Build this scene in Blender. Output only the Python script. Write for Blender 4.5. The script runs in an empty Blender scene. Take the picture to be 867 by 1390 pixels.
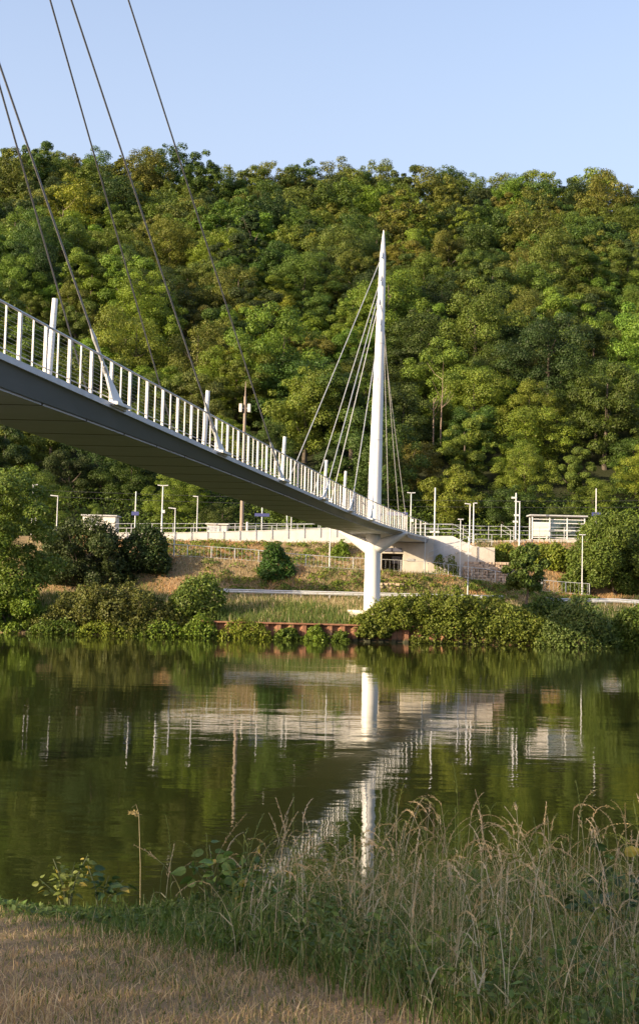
import bpy, bmesh, math, random
import numpy as np
from mathutils import Vector, Matrix
R = math.radians
random.seed(7)
rng = np.random.default_rng(7)
S = bpy.context.scene
COL = S.collection

# ------------------------------------------------------------------ camera
FPX, W0, H0, CY = 1806.0, 867.0, 1390.0, 650.0
CAM = Vector((0, 0, 3.6))
PITCH, ROLL = math.atan((795 - CY) / FPX), R(1.4)
_f = Vector((0, math.cos(PITCH), math.sin(PITCH)))
_r0, _u0 = Vector((1, 0, 0)), Vector((0, -math.sin(PITCH), math.cos(PITCH)))
_r = _r0 * math.cos(ROLL) + _u0 * math.sin(ROLL)
_u = _u0 * math.cos(ROLL) - _r0 * math.sin(ROLL)
cd = bpy.data.cameras.new('camera')
cd.sensor_fit = 'HORIZONTAL'; cd.sensor_width = 24.0; cd.lens = FPX * 24 / W0
cd.shift_y = -(H0 / 2 - CY) / W0          # the photograph's optical axis lies at CY
cd.clip_start = 0.1; cd.clip_end = 5000
cam = bpy.data.objects.new('camera', cd); COL.objects.link(cam)
M3 = Matrix((_r, _u, -_f)).transposed()
cam.matrix_world = Matrix.Translation(CAM) @ M3.to_4x4()
S.camera = cam

def at(px, py, Y):
    """the point at depth Y seen at pixel (px, py) of the photograph"""
    d = _f + _r * ((px - W0 / 2) / FPX) + _u * ((CY - py) / FPX)
    return CAM + d * (Y / d.y)
def proj(p):
    d = Vector(p) - CAM
    z = d.dot(_f)
    return W0 / 2 + FPX * d.dot(_r) / z, CY - FPX * d.dot(_u) / z

# ------------------------------------------------------------------ objects
def tag(o, label=None, cat=None, group=None, kind=None):
    if label: o['label'] = label
    if cat: o['category'] = cat
    if group: o['group'] = group
    if kind: o['kind'] = kind
    return o
def thing(name, label, cat, loc=(0, 0, 0), rz=0, group=None):
    o = bpy.data.objects.new(name, None); COL.objects.link(o)
    o.location = loc; o.rotation_euler = (0, 0, rz); o.empty_display_size = .2
    return tag(o, label, cat, group)
def copy_tree(o, parent=None):
    c = o.copy(); COL.objects.link(c); c.parent = parent
    for ch in list(o.children): copy_tree(ch, c)
    return c

class MB:
    """collects polygons, then links them as one mesh object"""
    def __init__(s): s.v = []; s.f = []
    def poly(s, pts, faces):
        n = len(s.v); s.v += [tuple(p) for p in pts]
        s.f += [tuple(i + n for i in f) for f in faces]; return s
    def box(s, c, d, rz=0, M=None):
        x, y, z = d[0] / 2, d[1] / 2, d[2] / 2
        pts = [Vector((a * x, b * y, e * z)) for a in (-1, 1) for b in (-1, 1) for e in (-1, 1)]
        m = M or Matrix.Rotation(rz, 3, 'Z')
        pts = [m @ p + Vector(c) for p in pts]
        return s.poly(pts, [(0, 1, 3, 2), (4, 6, 7, 5), (0, 4, 5, 1), (2, 3, 7, 6), (0, 2, 6, 4), (1, 5, 7, 3)])
    def tube(s, pts, rad, n=8, cap=True):
        pts = [Vector(p) for p in pts]
        if not hasattr(rad, '__len__'): rad = [rad] * len(pts)
        base = len(s.v)
        ref = None
        for i, p in enumerate(pts):
            a = pts[max(i - 1, 0)]; b = pts[min(i + 1, len(pts) - 1)]
            t = (b - a).normalized()
            if ref is None: ref = Vector((1, 0, 0)) if abs(t.x) < .8 else Vector((0, 1, 0))
            u = (ref - t * ref.dot(t)).normalized(); w = t.cross(u); ref = u
            for k in range(n):
                an = 2 * math.pi * k / n
                s.v.append(tuple(p + (u * math.cos(an) + w * math.sin(an)) * rad[i]))
        for i in range(len(pts) - 1):
            for k in range(n):
                k2 = (k + 1) % n
                s.f.append((base + i * n + k, base + i * n + k2, base + (i + 1) * n + k2, base + (i + 1) * n + k))
        if cap:
            s.f.append(tuple(base + k for k in range(n))[::-1])
            s.f.append(tuple(base + (len(pts) - 1) * n + k for k in range(n)))
        return s
    def prism(s, outline, ext):
        """closed planar outline (3-D points) extruded by vector ext"""
        n = len(outline); ext = Vector(ext)
        a = [Vector(p) for p in outline]; b = [p + ext for p in a]
        return s.poly(a + b, [tuple(range(n))[::-1], tuple(range(n, 2 * n))] + [(i, (i + 1) % n, (i + 1) % n + n, i + n) for i in range(n)])
    def build(s, name, mat, parent=None, smooth=False, bevel=0):
        me = bpy.data.meshes.new(name); me.from_pydata(s.v, [], s.f); me.update()
        bm = bmesh.new(); bm.from_mesh(me); bmesh.ops.recalc_face_normals(bm, faces=bm.faces)
        bm.to_mesh(me); bm.free()
        if smooth:
            me.polygons.foreach_set('use_smooth', [True] * len(me.polygons))
            me.set_sharp_from_angle(angle=R(40))
        o = bpy.data.objects.new(name, me); COL.objects.link(o)
        me.materials.append(mat)
        if parent: o.parent = parent
        if bevel:
            b = o.modifiers.new('bevel', 'BEVEL'); b.width = bevel; b.segments = 2; b.limit_method = 'ANGLE'
        return o

def np_mesh(name, verts, nper, mat, tint=None, parent=None):
    """verts (n, nper, 3): one polygon each; tint (n, 3) albedo or factor per polygon"""
    n = len(verts)
    me = bpy.data.meshes.new(name)
    me.vertices.add(n * nper); me.loops.add(n * nper); me.polygons.add(n)
    me.vertices.foreach_set('co', np.ascontiguousarray(verts, dtype=np.float32).ravel())
    me.loops.foreach_set('vertex_index', np.arange(n * nper, dtype=np.int32))
    me.polygons.foreach_set('loop_start', np.arange(n, dtype=np.int32) * nper)
    if tint is not None:
        a = me.attributes.new('tint', 'FLOAT_COLOR', 'FACE')
        c = np.ones((n, 4), np.float32); c[:, :3] = tint
        a.data.foreach_set('color', c.ravel())
    me.update(calc_edges=True)
    me.materials.append(mat)
    o = bpy.data.objects.new(name, me); COL.objects.link(o)
    if parent: o.parent = parent
    return o

# ------------------------------------------------------------------ materials
def new_mat(name):
    m = bpy.data.materials.new(name); m.use_nodes = True
    nt = m.node_tree; nt.nodes.clear()
    out = nt.nodes.new('ShaderNodeOutputMaterial')
    return m, nt, out
def nd(nt, t, **kw):
    n = nt.nodes.new(t)
    for k, v in kw.items():
        if k in n.inputs: n.inputs[k].default_value = v
        else: setattr(n, k, v)
    return n
def ramp(nt, fac, stops):
    r = nt.nodes.new('ShaderNodeValToRGB')
    el = r.color_ramp.elements
    while len(el) < len(stops): el.new(.5)
    for e, (p, c) in zip(el, stops): e.position = p; e.color = (*c, 1)
    nt.links.new(fac, r.inputs[0]); return r.outputs[0]
def surf(name, stops, scale=3.0, rough=.6, metal=0.0, detail=6, stretch=(1, 1, 1), bump=0.0, bscale=None, spec=.5, coord='Object'):
    m, nt, out = new_mat(name)
    tc = nd(nt, 'ShaderNodeTexCoord'); mp = nd(nt, 'ShaderNodeMapping'); mp.inputs['Scale'].default_value = stretch
    nt.links.new(tc.outputs[coord], mp.inputs[0])
    nz = nd(nt, 'ShaderNodeTexNoise', Scale=scale, Detail=detail, Roughness=.65)
    nt.links.new(mp.outputs[0], nz.inputs['Vector'])
    c = ramp(nt, nz.outputs[0], stops)
    p = nd(nt, 'ShaderNodeBsdfPrincipled', Roughness=rough, Metallic=metal)
    p.inputs['Specular IOR Level'].default_value = spec
    nt.links.new(c, p.inputs['Base Color'])
    rr = nd(nt, 'ShaderNodeMapRange'); rr.inputs[1].default_value = .3; rr.inputs[2].default_value = .7
    rr.inputs[3].default_value = max(rough - .1, .02); rr.inputs[4].default_value = min(rough + .1, 1)
    nt.links.new(nz.outputs[0], rr.inputs[0]); nt.links.new(rr.outputs[0], p.inputs['Roughness'])
    if bump:
        n2 = nd(nt, 'ShaderNodeTexNoise', Scale=bscale or scale * 6, Detail=4)
        nt.links.new(mp.outputs[0], n2.inputs['Vector'])
        b = nd(nt, 'ShaderNodeBump', Distance=bump, Strength=1.0)
        nt.links.new(n2.outputs[0], b.inputs['Height']); nt.links.new(b.outputs[0], p.inputs['Normal'])
    nt.links.new(p.outputs[0], out.inputs[0])
    return m
def two(c, d=.12):
    return [(.3, tuple(x * (1 - d) for x in c)), (.7, tuple(min(x * (1 + d), 1) for x in c))]
M = {}
M['white'] = surf('white_painted_steel', [(.25, (.56, .55, .53)), (.42, (.70, .70, .69)), (.7, (.76, .76, .75))], 1.6, .42, stretch=(2, 2, .14))
M['rail'] = surf('galvanised_rail', two((.50, .51, .52)), 8, .38, .5)
M['post'] = surf('brushed_steel_post', two((.60, .59, .57), .1), 9, .4, .15)
M['fascia'] = surf('blue_grey_fascia_paint', two((.23, .265, .32), .1), 1.5, .5, stretch=(.4, .4, 2))
M['edge'] = surf('pale_deck_edge', two((.55, .56, .58), .1), 4, .45)
M['soffit'] = surf('grey_soffit_panel', two((.60, .63, .72), .08), 1.2, .6)
M['joint'] = surf('dark_joint', two((.025, .025, .03)), 3, .8)
M['cable'] = surf('steel_cable', two((.52, .52, .51), .12), 20, .4, .3)
M['darkcable'] = surf('dark_steel_cable', two((.20, .20, .21), .15), 20, .45, .5)
M['concrete'] = surf('pale_concrete', [(.25, (.40, .36, .30)), (.5, (.52, .47, .40)), (.75, (.60, .55, .48))], 1.1, .85, bump=.01, stretch=(1, 1, .6))
M['whitewall'] = surf('white_rendered_wall', [(.25, (.42, .40, .37)), (.5, (.56, .54, .51)), (.8, (.64, .62, .59))], 1.5, .8, stretch=(1, 1, .5))
M['rust'] = surf('rusted_steel', [(.25, (.08, .038, .022)), (.45, (.19, .085, .048)), (.6, (.27, .135, .075)), (.8, (.36, .22, .14))], 1.6, .85, bump=.01, stretch=(1, 1, .35))
M['galv'] = surf('galvanised_steel', two((.55, .56, .56), .12), 6, .42, .35)
M['lamp'] = surf('pale_lamp_paint', two((.54, .55, .56), .08), 6, .45)
M['signblue'] = surf('dark_blue_sign', two((.06, .068, .19), .1), 2, .4)
M['signwhite'] = surf('white_lettering', two((.75, .75, .75), .04), 2, .5)
M['slate'] = surf('slate_sign', two((.11, .115, .16), .1), 2, .5)
M['dark'] = surf('dark_opening', two((.03, .03, .032)), 2, .9)
M['asphalt'] = surf('asphalt', two((.055, .053, .05), .25), 2.5, .9, bump=.01, bscale=60)
M['paving'] = surf('path_paving', two((.26, .23, .20), .2), 2.0, .9, bump=.005)
M['wood'] = surf('weathered_wood_mast', [(.3, (.20, .155, .12)), (.6, (.31, .25, .20)), (.8, (.38, .32, .26))], 3, .85, stretch=(4, 4, .3), bump=.01)
M['bark'] = surf('bark', [(.3, (.05, .04, .03)), (.7, (.15, .12, .09))], 4, .95, stretch=(2, 2, .5), bump=.03)
M['deadbark'] = surf('bare_pinkish_bark', [(.3, (.17, .12, .09)), (.7, (.30, .22, .17))], 4, .9, stretch=(2, 2, .5))
M['stonewall'] = surf('dry_stone', [(.3, (.30, .21, .14)), (.5, (.46, .35, .25)), (.7, (.55, .45, .34))], 2.5, .9, bump=.06, bscale=3)
M['boxwhite'] = surf('cream_cabinet', two((.66, .62, .55), .08), 2, .6)
M['roofgrey'] = surf('grey_roof_sheet', two((.42, .42, .42), .15), 2, .5)
M['driftwood'] = surf('driftwood', two((.36, .24, .15), .2), 6, .9)
M['decktop'] = surf('deck_surface', two((.30, .29, .28), .1), 3, .8)

def wet_band(m):
    nt = m.node_tree; p = next(n for n in nt.nodes if n.type == 'BSDF_PRINCIPLED'); src = p.inputs['Base Color'].links[0].from_socket
    g = nd(nt, 'ShaderNodeNewGeometry'); sx = nd(nt, 'ShaderNodeSeparateXYZ'); nt.links.new(g.outputs['Position'], sx.inputs[0])
    nz = nd(nt, 'ShaderNodeTexNoise', Scale=2.5, Detail=4); nt.links.new(g.outputs['Position'], nz.inputs['Vector'])
    ad = nd(nt, 'ShaderNodeMath', operation='MULTIPLY_ADD'); ad.inputs[1].default_value = -.35; nt.links.new(nz.outputs[0], ad.inputs[0]); nt.links.new(sx.outputs[2], ad.inputs[2])
    mr = nd(nt, 'ShaderNodeMapRange'); mr.inputs[1].default_value = -.05; mr.inputs[2].default_value = .12; mr.inputs[3].default_value = 1; mr.inputs[4].default_value = 0
    nt.links.new(ad.outputs[0], mr.inputs[0])
    mx = nd(nt, 'ShaderNodeMix', data_type='RGBA'); mx.inputs[7].default_value = (.035, .038, .018, 1)
    nt.links.new(mr.outputs[0], mx.inputs[0]); nt.links.new(src, mx.inputs[6]); nt.links.new(mx.outputs[2], p.inputs['Base Color'])
wet_band(M['rust'])
def leaf_material(name, trans=.3, rough=.55):
    m, nt, out = new_mat(name)
    oi = nd(nt, 'ShaderNodeObjectInfo'); a = nd(nt, 'ShaderNodeAttribute', attribute_name='tint')
    mx = nd(nt, 'ShaderNodeMix', data_type='RGBA', blend_type='MULTIPLY'); mx.inputs[0].default_value = 1
    nt.links.new(oi.outputs['Color'], mx.inputs[6]); nt.links.new(a.outputs['Color'], mx.inputs[7])
    p = nd(nt, 'ShaderNodeBsdfPrincipled', Roughness=rough); p.inputs['Specular IOR Level'].default_value = .25
    nt.links.new(mx.outputs[2], p.inputs['Base Color'])
    t = nd(nt, 'ShaderNodeBsdfTranslucent')
    t2 = nd(nt, 'ShaderNodeMix', data_type='RGBA', blend_type='MULTIPLY'); t2.inputs[0].default_value = 1
    t2.inputs[7].default_value = (1.25, 1.25, .5, 1)
    nt.links.new(mx.outputs[2], t2.inputs[6]); nt.links.new(t2.outputs[2], t.inputs[0])
    s = nd(nt, 'ShaderNodeMixShader'); s.inputs[0].default_value = trans
    nt.links.new(p.outputs[0], s.inputs[1]); nt.links.new(t.outputs[0], s.inputs[2])
    nt.links.new(s.outputs[0], out.inputs[0])
    return m
M['leaf'] = leaf_material('leaf', .22)
M['grass'] = leaf_material('grass_blade', .3, .6)

def glass_mat():
    m, nt, out = new_mat('shelter_glass')
    g = nd(nt, 'ShaderNodeBsdfGlossy', Roughness=.05); t = nd(nt, 'ShaderNodeBsdfTransparent')
    t.inputs[0].default_value = (.85, .9, .88, 1)
    s = nd(nt, 'ShaderNodeMixShader'); s.inputs[0].default_value = .12
    nt.links.new(t.outputs[0], s.inputs[1]); nt.links.new(g.outputs[0], s.inputs[2]); nt.links.new(s.outputs[0], out.inputs[0])
    return m
M['glass'] = glass_mat()

def ground_mat():
    m, nt, out = new_mat('ground_soil_and_turf')
    g = nd(nt, 'ShaderNodeNewGeometry')
    n1 = nd(nt, 'ShaderNodeTexNoise', Scale=.22, Detail=6, Roughness=.65); nt.links.new(g.outputs['Position'], n1.inputs['Vector'])
    n2 = nd(nt, 'ShaderNodeTexNoise', Scale=9., Detail=6, Roughness=.7); nt.links.new(g.outputs['Position'], n2.inputs['Vector'])
    c1 = ramp(nt, n1.outputs[0], [(.3, (.10, .10, .04)), (.42, (.24, .18, .09)), (.55, (.34, .245, .14)), (.7, (.36, .22, .11))])
    c2 = ramp(nt, n2.outputs[0], [(.25, (.45, .42, .38)), (.75, (1., 1., 1.))])
    mx = nd(nt, 'ShaderNodeMix', data_type='RGBA', blend_type='MULTIPLY'); mx.inputs[0].default_value = .9
    nt.links.new(c1, mx.inputs[6]); nt.links.new(c2, mx.inputs[7])
    # the forest floor on the hill: dark leaf litter
    sx = nd(nt, 'ShaderNodeSeparateXYZ'); nt.links.new(g.outputs['Position'], sx.inputs[0])
    mr = nd(nt, 'ShaderNodeMapRange'); mr.inputs[1].default_value = 123; mr.inputs[2].default_value = 126
    nt.links.new(sx.outputs[1], mr.inputs[0])
    m2 = nd(nt, 'ShaderNodeMix', data_type='RGBA'); m2.inputs[7].default_value = (.035, .04, .018, 1)
    nt.links.new(mr.outputs[0], m2.inputs[0]); nt.links.new(mx.outputs[2], m2.inputs[6])
    p = nd(nt, 'ShaderNodeBsdfPrincipled', Roughness=.95); p.inputs['Specular IOR Level'].default_value = .1
    nt.links.new(m2.outputs[2], p.inputs['Base Color'])
    b = nd(nt, 'ShaderNodeBump', Distance=.05, Strength=.8); nt.links.new(n2.outputs[0], b.inputs['Height']); nt.links.new(b.outputs[0], p.inputs['Normal'])
    nt.links.new(p.outputs[0], out.inputs[0]); return m
M['ground'] = ground_mat()

def water_mat():
    m, nt, out = new_mat('river_water')
    g = nd(nt, 'ShaderNodeNewGeometry')
    def wave(scale, stretch, detail, rot):
        mp = nd(nt, 'ShaderNodeMapping'); mp.inputs['Scale'].default_value = stretch; mp.inputs['Rotation'].default_value = (0, 0, rot)
        nt.links.new(g.outputs['Position'], mp.inputs[0])
        n = nd(nt, 'ShaderNodeTexNoise', Scale=scale, Detail=detail, Roughness=.5)
        nt.links.new(mp.outputs[0], n.inputs['Vector']); return n.outputs[0]
    a = wave(1.1, (.45, 1, 1), 2, .12); b = wave(4.0, (.5, 1, 1), 3, -.2); c = wave(.22, (.5, 1, 1), 2, .1)
    # wind: rippled lanes and glassy lanes
    lane = wave(.05, (.35, 1, 1), 3, .05)
    lr = nd(nt, 'ShaderNodeMapRange'); lr.inputs[1].default_value = .38; lr.inputs[2].default_value = .62
    lr.inputs[3].default_value = .55; lr.inputs[4].default_value = 1.15
    nt.links.new(lane, lr.inputs[0])
    def mul(x, v):
        q = nd(nt, 'ShaderNodeMath', operation='MULTIPLY'); nt.links.new(x, q.inputs[0])
        if isinstance(v, float): q.inputs[1].default_value = v
        else: nt.links.new(v, q.inputs[1])
        return q.outputs[0]
    def add(x, y):
        q = nd(nt, 'ShaderNodeMath', operation='ADD'); nt.links.new(x, q.inputs[0]); nt.links.new(y, q.inputs[1]); return q.outputs[0]
    h = add(add(mul(a, WAVE_A), mul(b, WAVE_B)), mul(c, WAVE_C))
    h = mul(h, lr.outputs[0])
    bp = nd(nt, 'ShaderNodeBump', Distance=1.0, Strength=1.0); nt.links.new(h, bp.inputs['Height'])
    p = nd(nt, 'ShaderNodeBsdfPrincipled', Roughness=.02, IOR=1.33)
    p.inputs['Base Color'].default_value = (.020, .024, .006, 1)
    nt.links.new(bp.outputs[0], p.inputs['Normal']); nt.links.new(p.outputs[0], out.inputs[0]); return m
WAVE_A, WAVE_B, WAVE_C = .0065, .0019, .018
M['water'] = water_mat()

# ------------------------------------------------------------------ world and sun
SUN_EL, SUN_AZ = R(17), math.atan2(-.87, -.5)     # azimuth measured from +Y towards +X
to_sun = Vector((math.sin(SUN_AZ) * math.cos(SUN_EL), math.cos(SUN_AZ) * math.cos(SUN_EL), math.sin(SUN_EL)))
w = bpy.data.worlds.new('World'); S.world = w; w.use_nodes = True
nt = w.node_tree; nt.nodes.clear()
sky = nt.nodes.new('ShaderNodeTexSky'); sky.sky_type = 'NISHITA'; sky.sun_disc = False
sky.sun_elevation = SUN_EL; sky.sun_rotation = SUN_AZ % (2 * math.pi)
sky.air_density = 1.0; sky.dust_density = 3.0; sky.ozone_density = 2.0
bg = nt.nodes.new('ShaderNodeBackground'); bg.inputs[1].default_value = .15
wo = nt.nodes.new('ShaderNodeOutputWorld')
tn = nd(nt, 'ShaderNodeMix', data_type='RGBA', blend_type='MULTIPLY'); tn.inputs[0].default_value = 1; tn.inputs[7].default_value = (1.26, 1.10, 1.08, 1)
nt.links.new(sky.outputs[0], tn.inputs[6]); tcw = nd(nt, 'ShaderNodeTexCoord'); sxw = nd(nt, 'ShaderNodeSeparateXYZ'); nt.links.new(tcw.outputs['Generated'], sxw.inputs[0])
mrw = nd(nt, 'ShaderNodeMapRange', interpolation_type='SMOOTHSTEP'); mrw.inputs[1].default_value = .12; mrw.inputs[2].default_value = .62; mrw.inputs[3].default_value = .72; mrw.inputs[4].default_value = .12
nt.links.new(sxw.outputs[2], mrw.inputs[0])
hz = nd(nt, 'ShaderNodeMix', data_type='RGBA'); hz.inputs[7].default_value = (2.05, 2.4, 3.0, 1)
nt.links.new(mrw.outputs[0], hz.inputs[0]); nt.links.new(tn.outputs[2], hz.inputs[6])
nt.links.new(hz.outputs[2], bg.inputs[0]); nt.links.new(bg.outputs[0], wo.inputs[0])
sl = bpy.data.lights.new('sun', 'SUN'); sl.energy = 5.0; sl.angle = R(.5); sl.color = (1, .80, .53)
so = bpy.data.objects.new('sun', sl); COL.objects.link(so)
so.rotation_euler = to_sun.to_track_quat('Z', 'Y').to_euler(); so.location = (-60, -40, 60)
S.view_settings.view_transform = 'Standard'; S.view_settings.look = 'None'
S.view_settings.gamma = 1; S.view_settings.exposure = 1.1
S.cycles.max_bounces = 8; S.cycles.diffuse_bounces = 3; S.cycles.glossy_bounces = 3
S.cycles.transmission_bounces = 4; S.cycles.transparent_max_bounces = 12
S.cycles.caustics_reflective = False; S.cycles.caustics_refractive = False
S.cycles.use_denoising = True

# ------------------------------------------------------------------ ground
def smooth(t):
    t = np.clip(t, 0, 1); return t * t * (3 - 2 * t)
def zpath(X): return np.interp(X, [-60, -12.3, -5.3, -.2, 8.4, 13, 17.6, 21, 40], [5.9, 5.65, 5.35, 4.95, 4.75, 4.3, 3.5, 3.3, 3.2])
def zplat(X): return np.interp(X, [-60, -10, 10, 20, 60], [7.15, 7.15, 7.45, 7.7, 7.8])
def wob(X, Y, s=1.0, k=0):
    return (np.sin(X * .31 * s + 1.3 + k) * np.cos(Y * .23 * s + .4 * k) + .6 * np.sin(X * .83 * s + Y * .57 * s + 2 + k) + .3 * np.sin(X * 1.9 * s - Y * 2.3 * s + k)) / 1.9
def ridge(X): return 312 + 10 * np.sin(X * .045) + 5 * np.sin(X * .11 + 1)
HSLOPE = .463
def shore(X): return 7.9 + .35 * np.sin(X * 1.3) - .10 * X
def height(X, Y):
    X = np.asarray(X, float); Y = np.asarray(Y, float); X, Y = np.broadcast_arrays(X, Y)
    zp, zq = zpath(X), zplat(X)
    pile = smooth((X + 8.6) / 1.2) * smooth((12.6 - X) / 1.2)
    abut = ((X > 4.6) & (X < 12.9)).astype(float)
    # near bank
    near = 1.78 + .10 * np.clip((7 - Y), -2, 4) * .6 + .03 * wob(X, Y, 2.5)
    sh = shore(X)
    near = near - smooth((Y - sh) / 2.2) * 4.6
    def lin(knots):
        z = np.full(X.shape, knots[0][1], float)
        for (y0, z0), (y1, z1) in zip(knots[:-1], knots[1:]):
            t = np.clip((Y - y0) / (y1 - y0), 0, 1)
            z = np.where(Y >= y0, z0 + (z1 - z0) * t, z)
        return z
    base = [(60, -2.6 + 0 * X), (84, -1.6 + 0 * X), (88, -.15 + 0 * X), (89.6, 1.0 + 0 * X), (92, 1.75 + 0 * X), (96, 2.3 + 0 * X), (97.6, 2.42 + 0 * X), (101.6, 2.45 + 0 * X),
            (104.6, zp - .02), (107.4, zp), (111.4, zq), (126, zq)]
    wall = list(base); wall[1:4] = [(88.15, -1.4 + 0 * X), (88.2, 1.0 + 0 * X), (89.6, 1.2 + 0 * X)]
    ab = list(base); ab[10] = (112.6, zp); ab[11] = (112.9, zq); ab.append((126, zq))
    far = lin(base) * (1 - pile) + lin(wall) * pile
    far = np.where((abut > 0) & (Y > 103), lin(ab), far)
    lumps = .10 * wob(X, Y, 1.2) * smooth((Y - 89) / 2) * (1 - smooth((Y - 97) / 1)) + .12 * wob(X, Y, 1.7, 3) * ((Y > 102) & (Y < 104.5)) + .1 * wob(X, Y, 1.7, 5) * ((Y > 108) & (Y < 111)) * (1 - abut)
    far = far + lumps
    rd = ridge(X)
    up = np.clip(Y - 126, 0, None); up = np.minimum(up, rd - 126) - .12 * np.clip(Y - rd, 0, 90)
    hill = up * (HSLOPE - X * .00032) + 1.6 * wob(X, Y, .22) * smooth(up / 30) 
    far = far + np.where(Y > 126, hill, 0)
    return np.where(Y < 45, np.maximum(near, -2.8), far)
def gz(x, y): return float(height(x, y))

xs = np.unique(np.concatenate([np.arange(-600, -80, 40), np.arange(-80, -24, 4), np.arange(-24, -4, .8), np.arange(-4, 4, .25), np.arange(4, 28, .5), np.arange(28, 84, 4), np.arange(84, 620, 40)]))
ys = np.unique(np.concatenate([np.arange(-400, -20, 40), np.arange(-20, 2, 2), np.arange(2, 12, .25), np.arange(12, 80, 8), np.arange(80, 86, 1.5), np.arange(86, 114, .3), [88.15, 88.2], np.arange(114, 130, 1), np.arange(130, 340, 5), np.arange(340, 600, 40), [900, 1500, 2500]]))
GX, GY = np.meshgrid(xs, ys); GZ = height(GX, GY)
nx, ny = len(xs), len(ys)
me = bpy.data.meshes.new('ground')
idx = np.arange(nx * ny).reshape(ny, nx)
q = np.stack([idx[:-1, :-1], idx[:-1, 1:], idx[1:, 1:], idx[1:, :-1]], -1).reshape(-1, 4)
me.from_pydata(np.stack([GX, GY, GZ], -1).reshape(-1, 3).tolist(), [], q.tolist()); me.update()
me.polygons.foreach_set('use_smooth', [True] * len(me.polygons))
me.materials.append(M['ground'])
go = bpy.data.objects.new('ground', me); COL.objects.link(go); tag(go, kind='structure')

o = MB().poly([(-600, 9, 0), (600, 9, 0), (600, 90, 0), (-600, 90, 0)], [(0, 1, 2, 3)]).build('river_water', M['water']); tag(o, kind='structure')
# riverside road and the footpath below the platform
def strip(name, y0, y1, mat, dz=.03, x0=-70, x1=70, n=140):
    mb = MB()
    X = np.linspace(x0, x1, n)
    pts = []
    for x in X:
        z = max(gz(x, y0), gz(x, y1)) + dz
        pts += [(x, y0, z), (x, y1, z)]
    mb.poly(pts, [(2 * i, 2 * i + 2, 2 * i + 3, 2 * i + 1) for i in range(n - 1)])
    return tag(mb.build(name, mat), kind='structure')
strip('road', 98.1, 101.4, M['asphalt'], .05)
strip('footpath', 105.1, 107.2, M['paving'], .03)
strip('platform_paving', 113.2, 117, M['paving'], .05)

# ------------------------------------------------------------------ vegetation
def unit(a): return a / np.maximum(np.linalg.norm(a, axis=-1, keepdims=True), 1e-9)
def leaf_quads(p, nrm, size, r, aspect=.55):
    """rhombic leaf at p, facing nrm"""
    n = len(p)
    t = unit(np.cross(nrm, unit(r.normal(size=(n, 3)))))
    b = np.cross(nrm, t)
    s = (size * r.uniform(.65, 1.35, n))[:, None]
    a = p - t * s * .5; c = p + t * s * .5
    m1 = p + b * s * aspect * .5 - t * s * .08 + nrm * s * .06; m2 = p - b * s * aspect * .5 - t * s * .08 + nrm * s * .06
    return np.stack([a, m1, c, m2], 1)
def cloud(lobes, n, size, seed, squash=.8, up=.35, jit=.7, fill=.35, aspect=.6, low=-.55):
    """leaves spread over the outer shells of a set of lobes (x, y, z, r)"""
    r = np.random.default_rng(seed)
    L = np.array(lobes, float)
    wt = L[:, 3] ** 2; k = r.choice(len(L), n * 2, p=wt / wt.sum())
    d = unit(r.normal(size=(n * 2, 3)))
    rad = L[k, 3] * (1 - fill * r.random(n * 2) ** 1.6 + .06 * r.normal(size=n * 2))
    p = L[k, :3] + d * rad[:, None] * np.array([1, 1, squash])
    keep = d[:, 2] > low - .3 * r.random(n * 2)
    for i in range(len(L)):
        q = (p - L[i, :3]) / np.array([1, 1, squash])
        keep &= ~((np.linalg.norm(q, axis=1) < L[i, 3] * .68) & (k != i))
    p, d, k = p[keep][:n], d[keep][:n], k[keep][:n]
    nrm = unit(d * .8 + np.array([0, 0, up]) + r.normal(size=p.shape) * jit)
    V = leaf_quads(p, nrm, size, r, aspect)
    lobe_t = r.uniform(.80, 1.22, len(L))
    f = (lobe_t[k] * r.uniform(.86, 1.14, len(k)))[:, None]
    T = f * np.array([1, 1, 1]) * (1 + r.normal(size=(len(k), 3)) * np.array([.06, .03, .06]))
    return V, np.clip(T, .2, 2)
def tree_lobes(seed, Rr, H, low=.3, n=20, kind=0):
    r = random.Random(seed); out = []
    skx, sky_ = r.uniform(-.25, .25) * Rr, r.uniform(-.25, .25) * Rr
    for i in range(n):
        an = i * 2.4 + r.uniform(-.7, .7)
        t = (i + .5) / n
        z = low * H + (H * (1 - low)) * (t ** .8) * r.uniform(.84, 1.0)
        prof = math.sin(math.pi * min(.14 + .76 * t, 1)) ** .7 if kind == 0 else (1.1 - t * .95)
        rr = Rr * prof * r.uniform(.40, 1.02)
        rl = Rr * r.choice([.12, .15, .18, .22, .26, .32]) * (1 if kind == 0 else .8)
        out.append((math.cos(an) * rr + skx * t, math.sin(an) * rr + sky_ * t, z, rl))
    for i in range(3):
        out.append((skx * .5, sky_ * .5, H * (low + .15 + .18 * i), Rr * .36))
    return out
def trunk_mb(seed, H, r0=.22, spread=1.6, n=5):
    r = random.Random(seed); mb = MB()
    pts = [(0, 0, -.6)]; x = y = 0
    for i in range(1, 6):
        x += r.uniform(-.15, .15); y += r.uniform(-.15, .15); pts.append((x, y, H * .82 * i / 5))
    mb.tube(pts, [r0 * (1.25 - i * .2) for i in range(6)], 7)
    for k in range(n):
        i = r.choice([2, 2, 3, 3, 4]); p = Vector(pts[i]); an = k * 2.4 + r.uniform(-.4, .4); L = spread * r.uniform(.7, 1.3)
        e = p + Vector((math.cos(an) * L, math.sin(an) * L, L * .8)); m_ = (p + e) / 2 + Vector((0, 0, -.12))
        mb.tube([p, m_, e], [r0 * .5, r0 * .35, r0 * .12], 5)
    return mb

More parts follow.
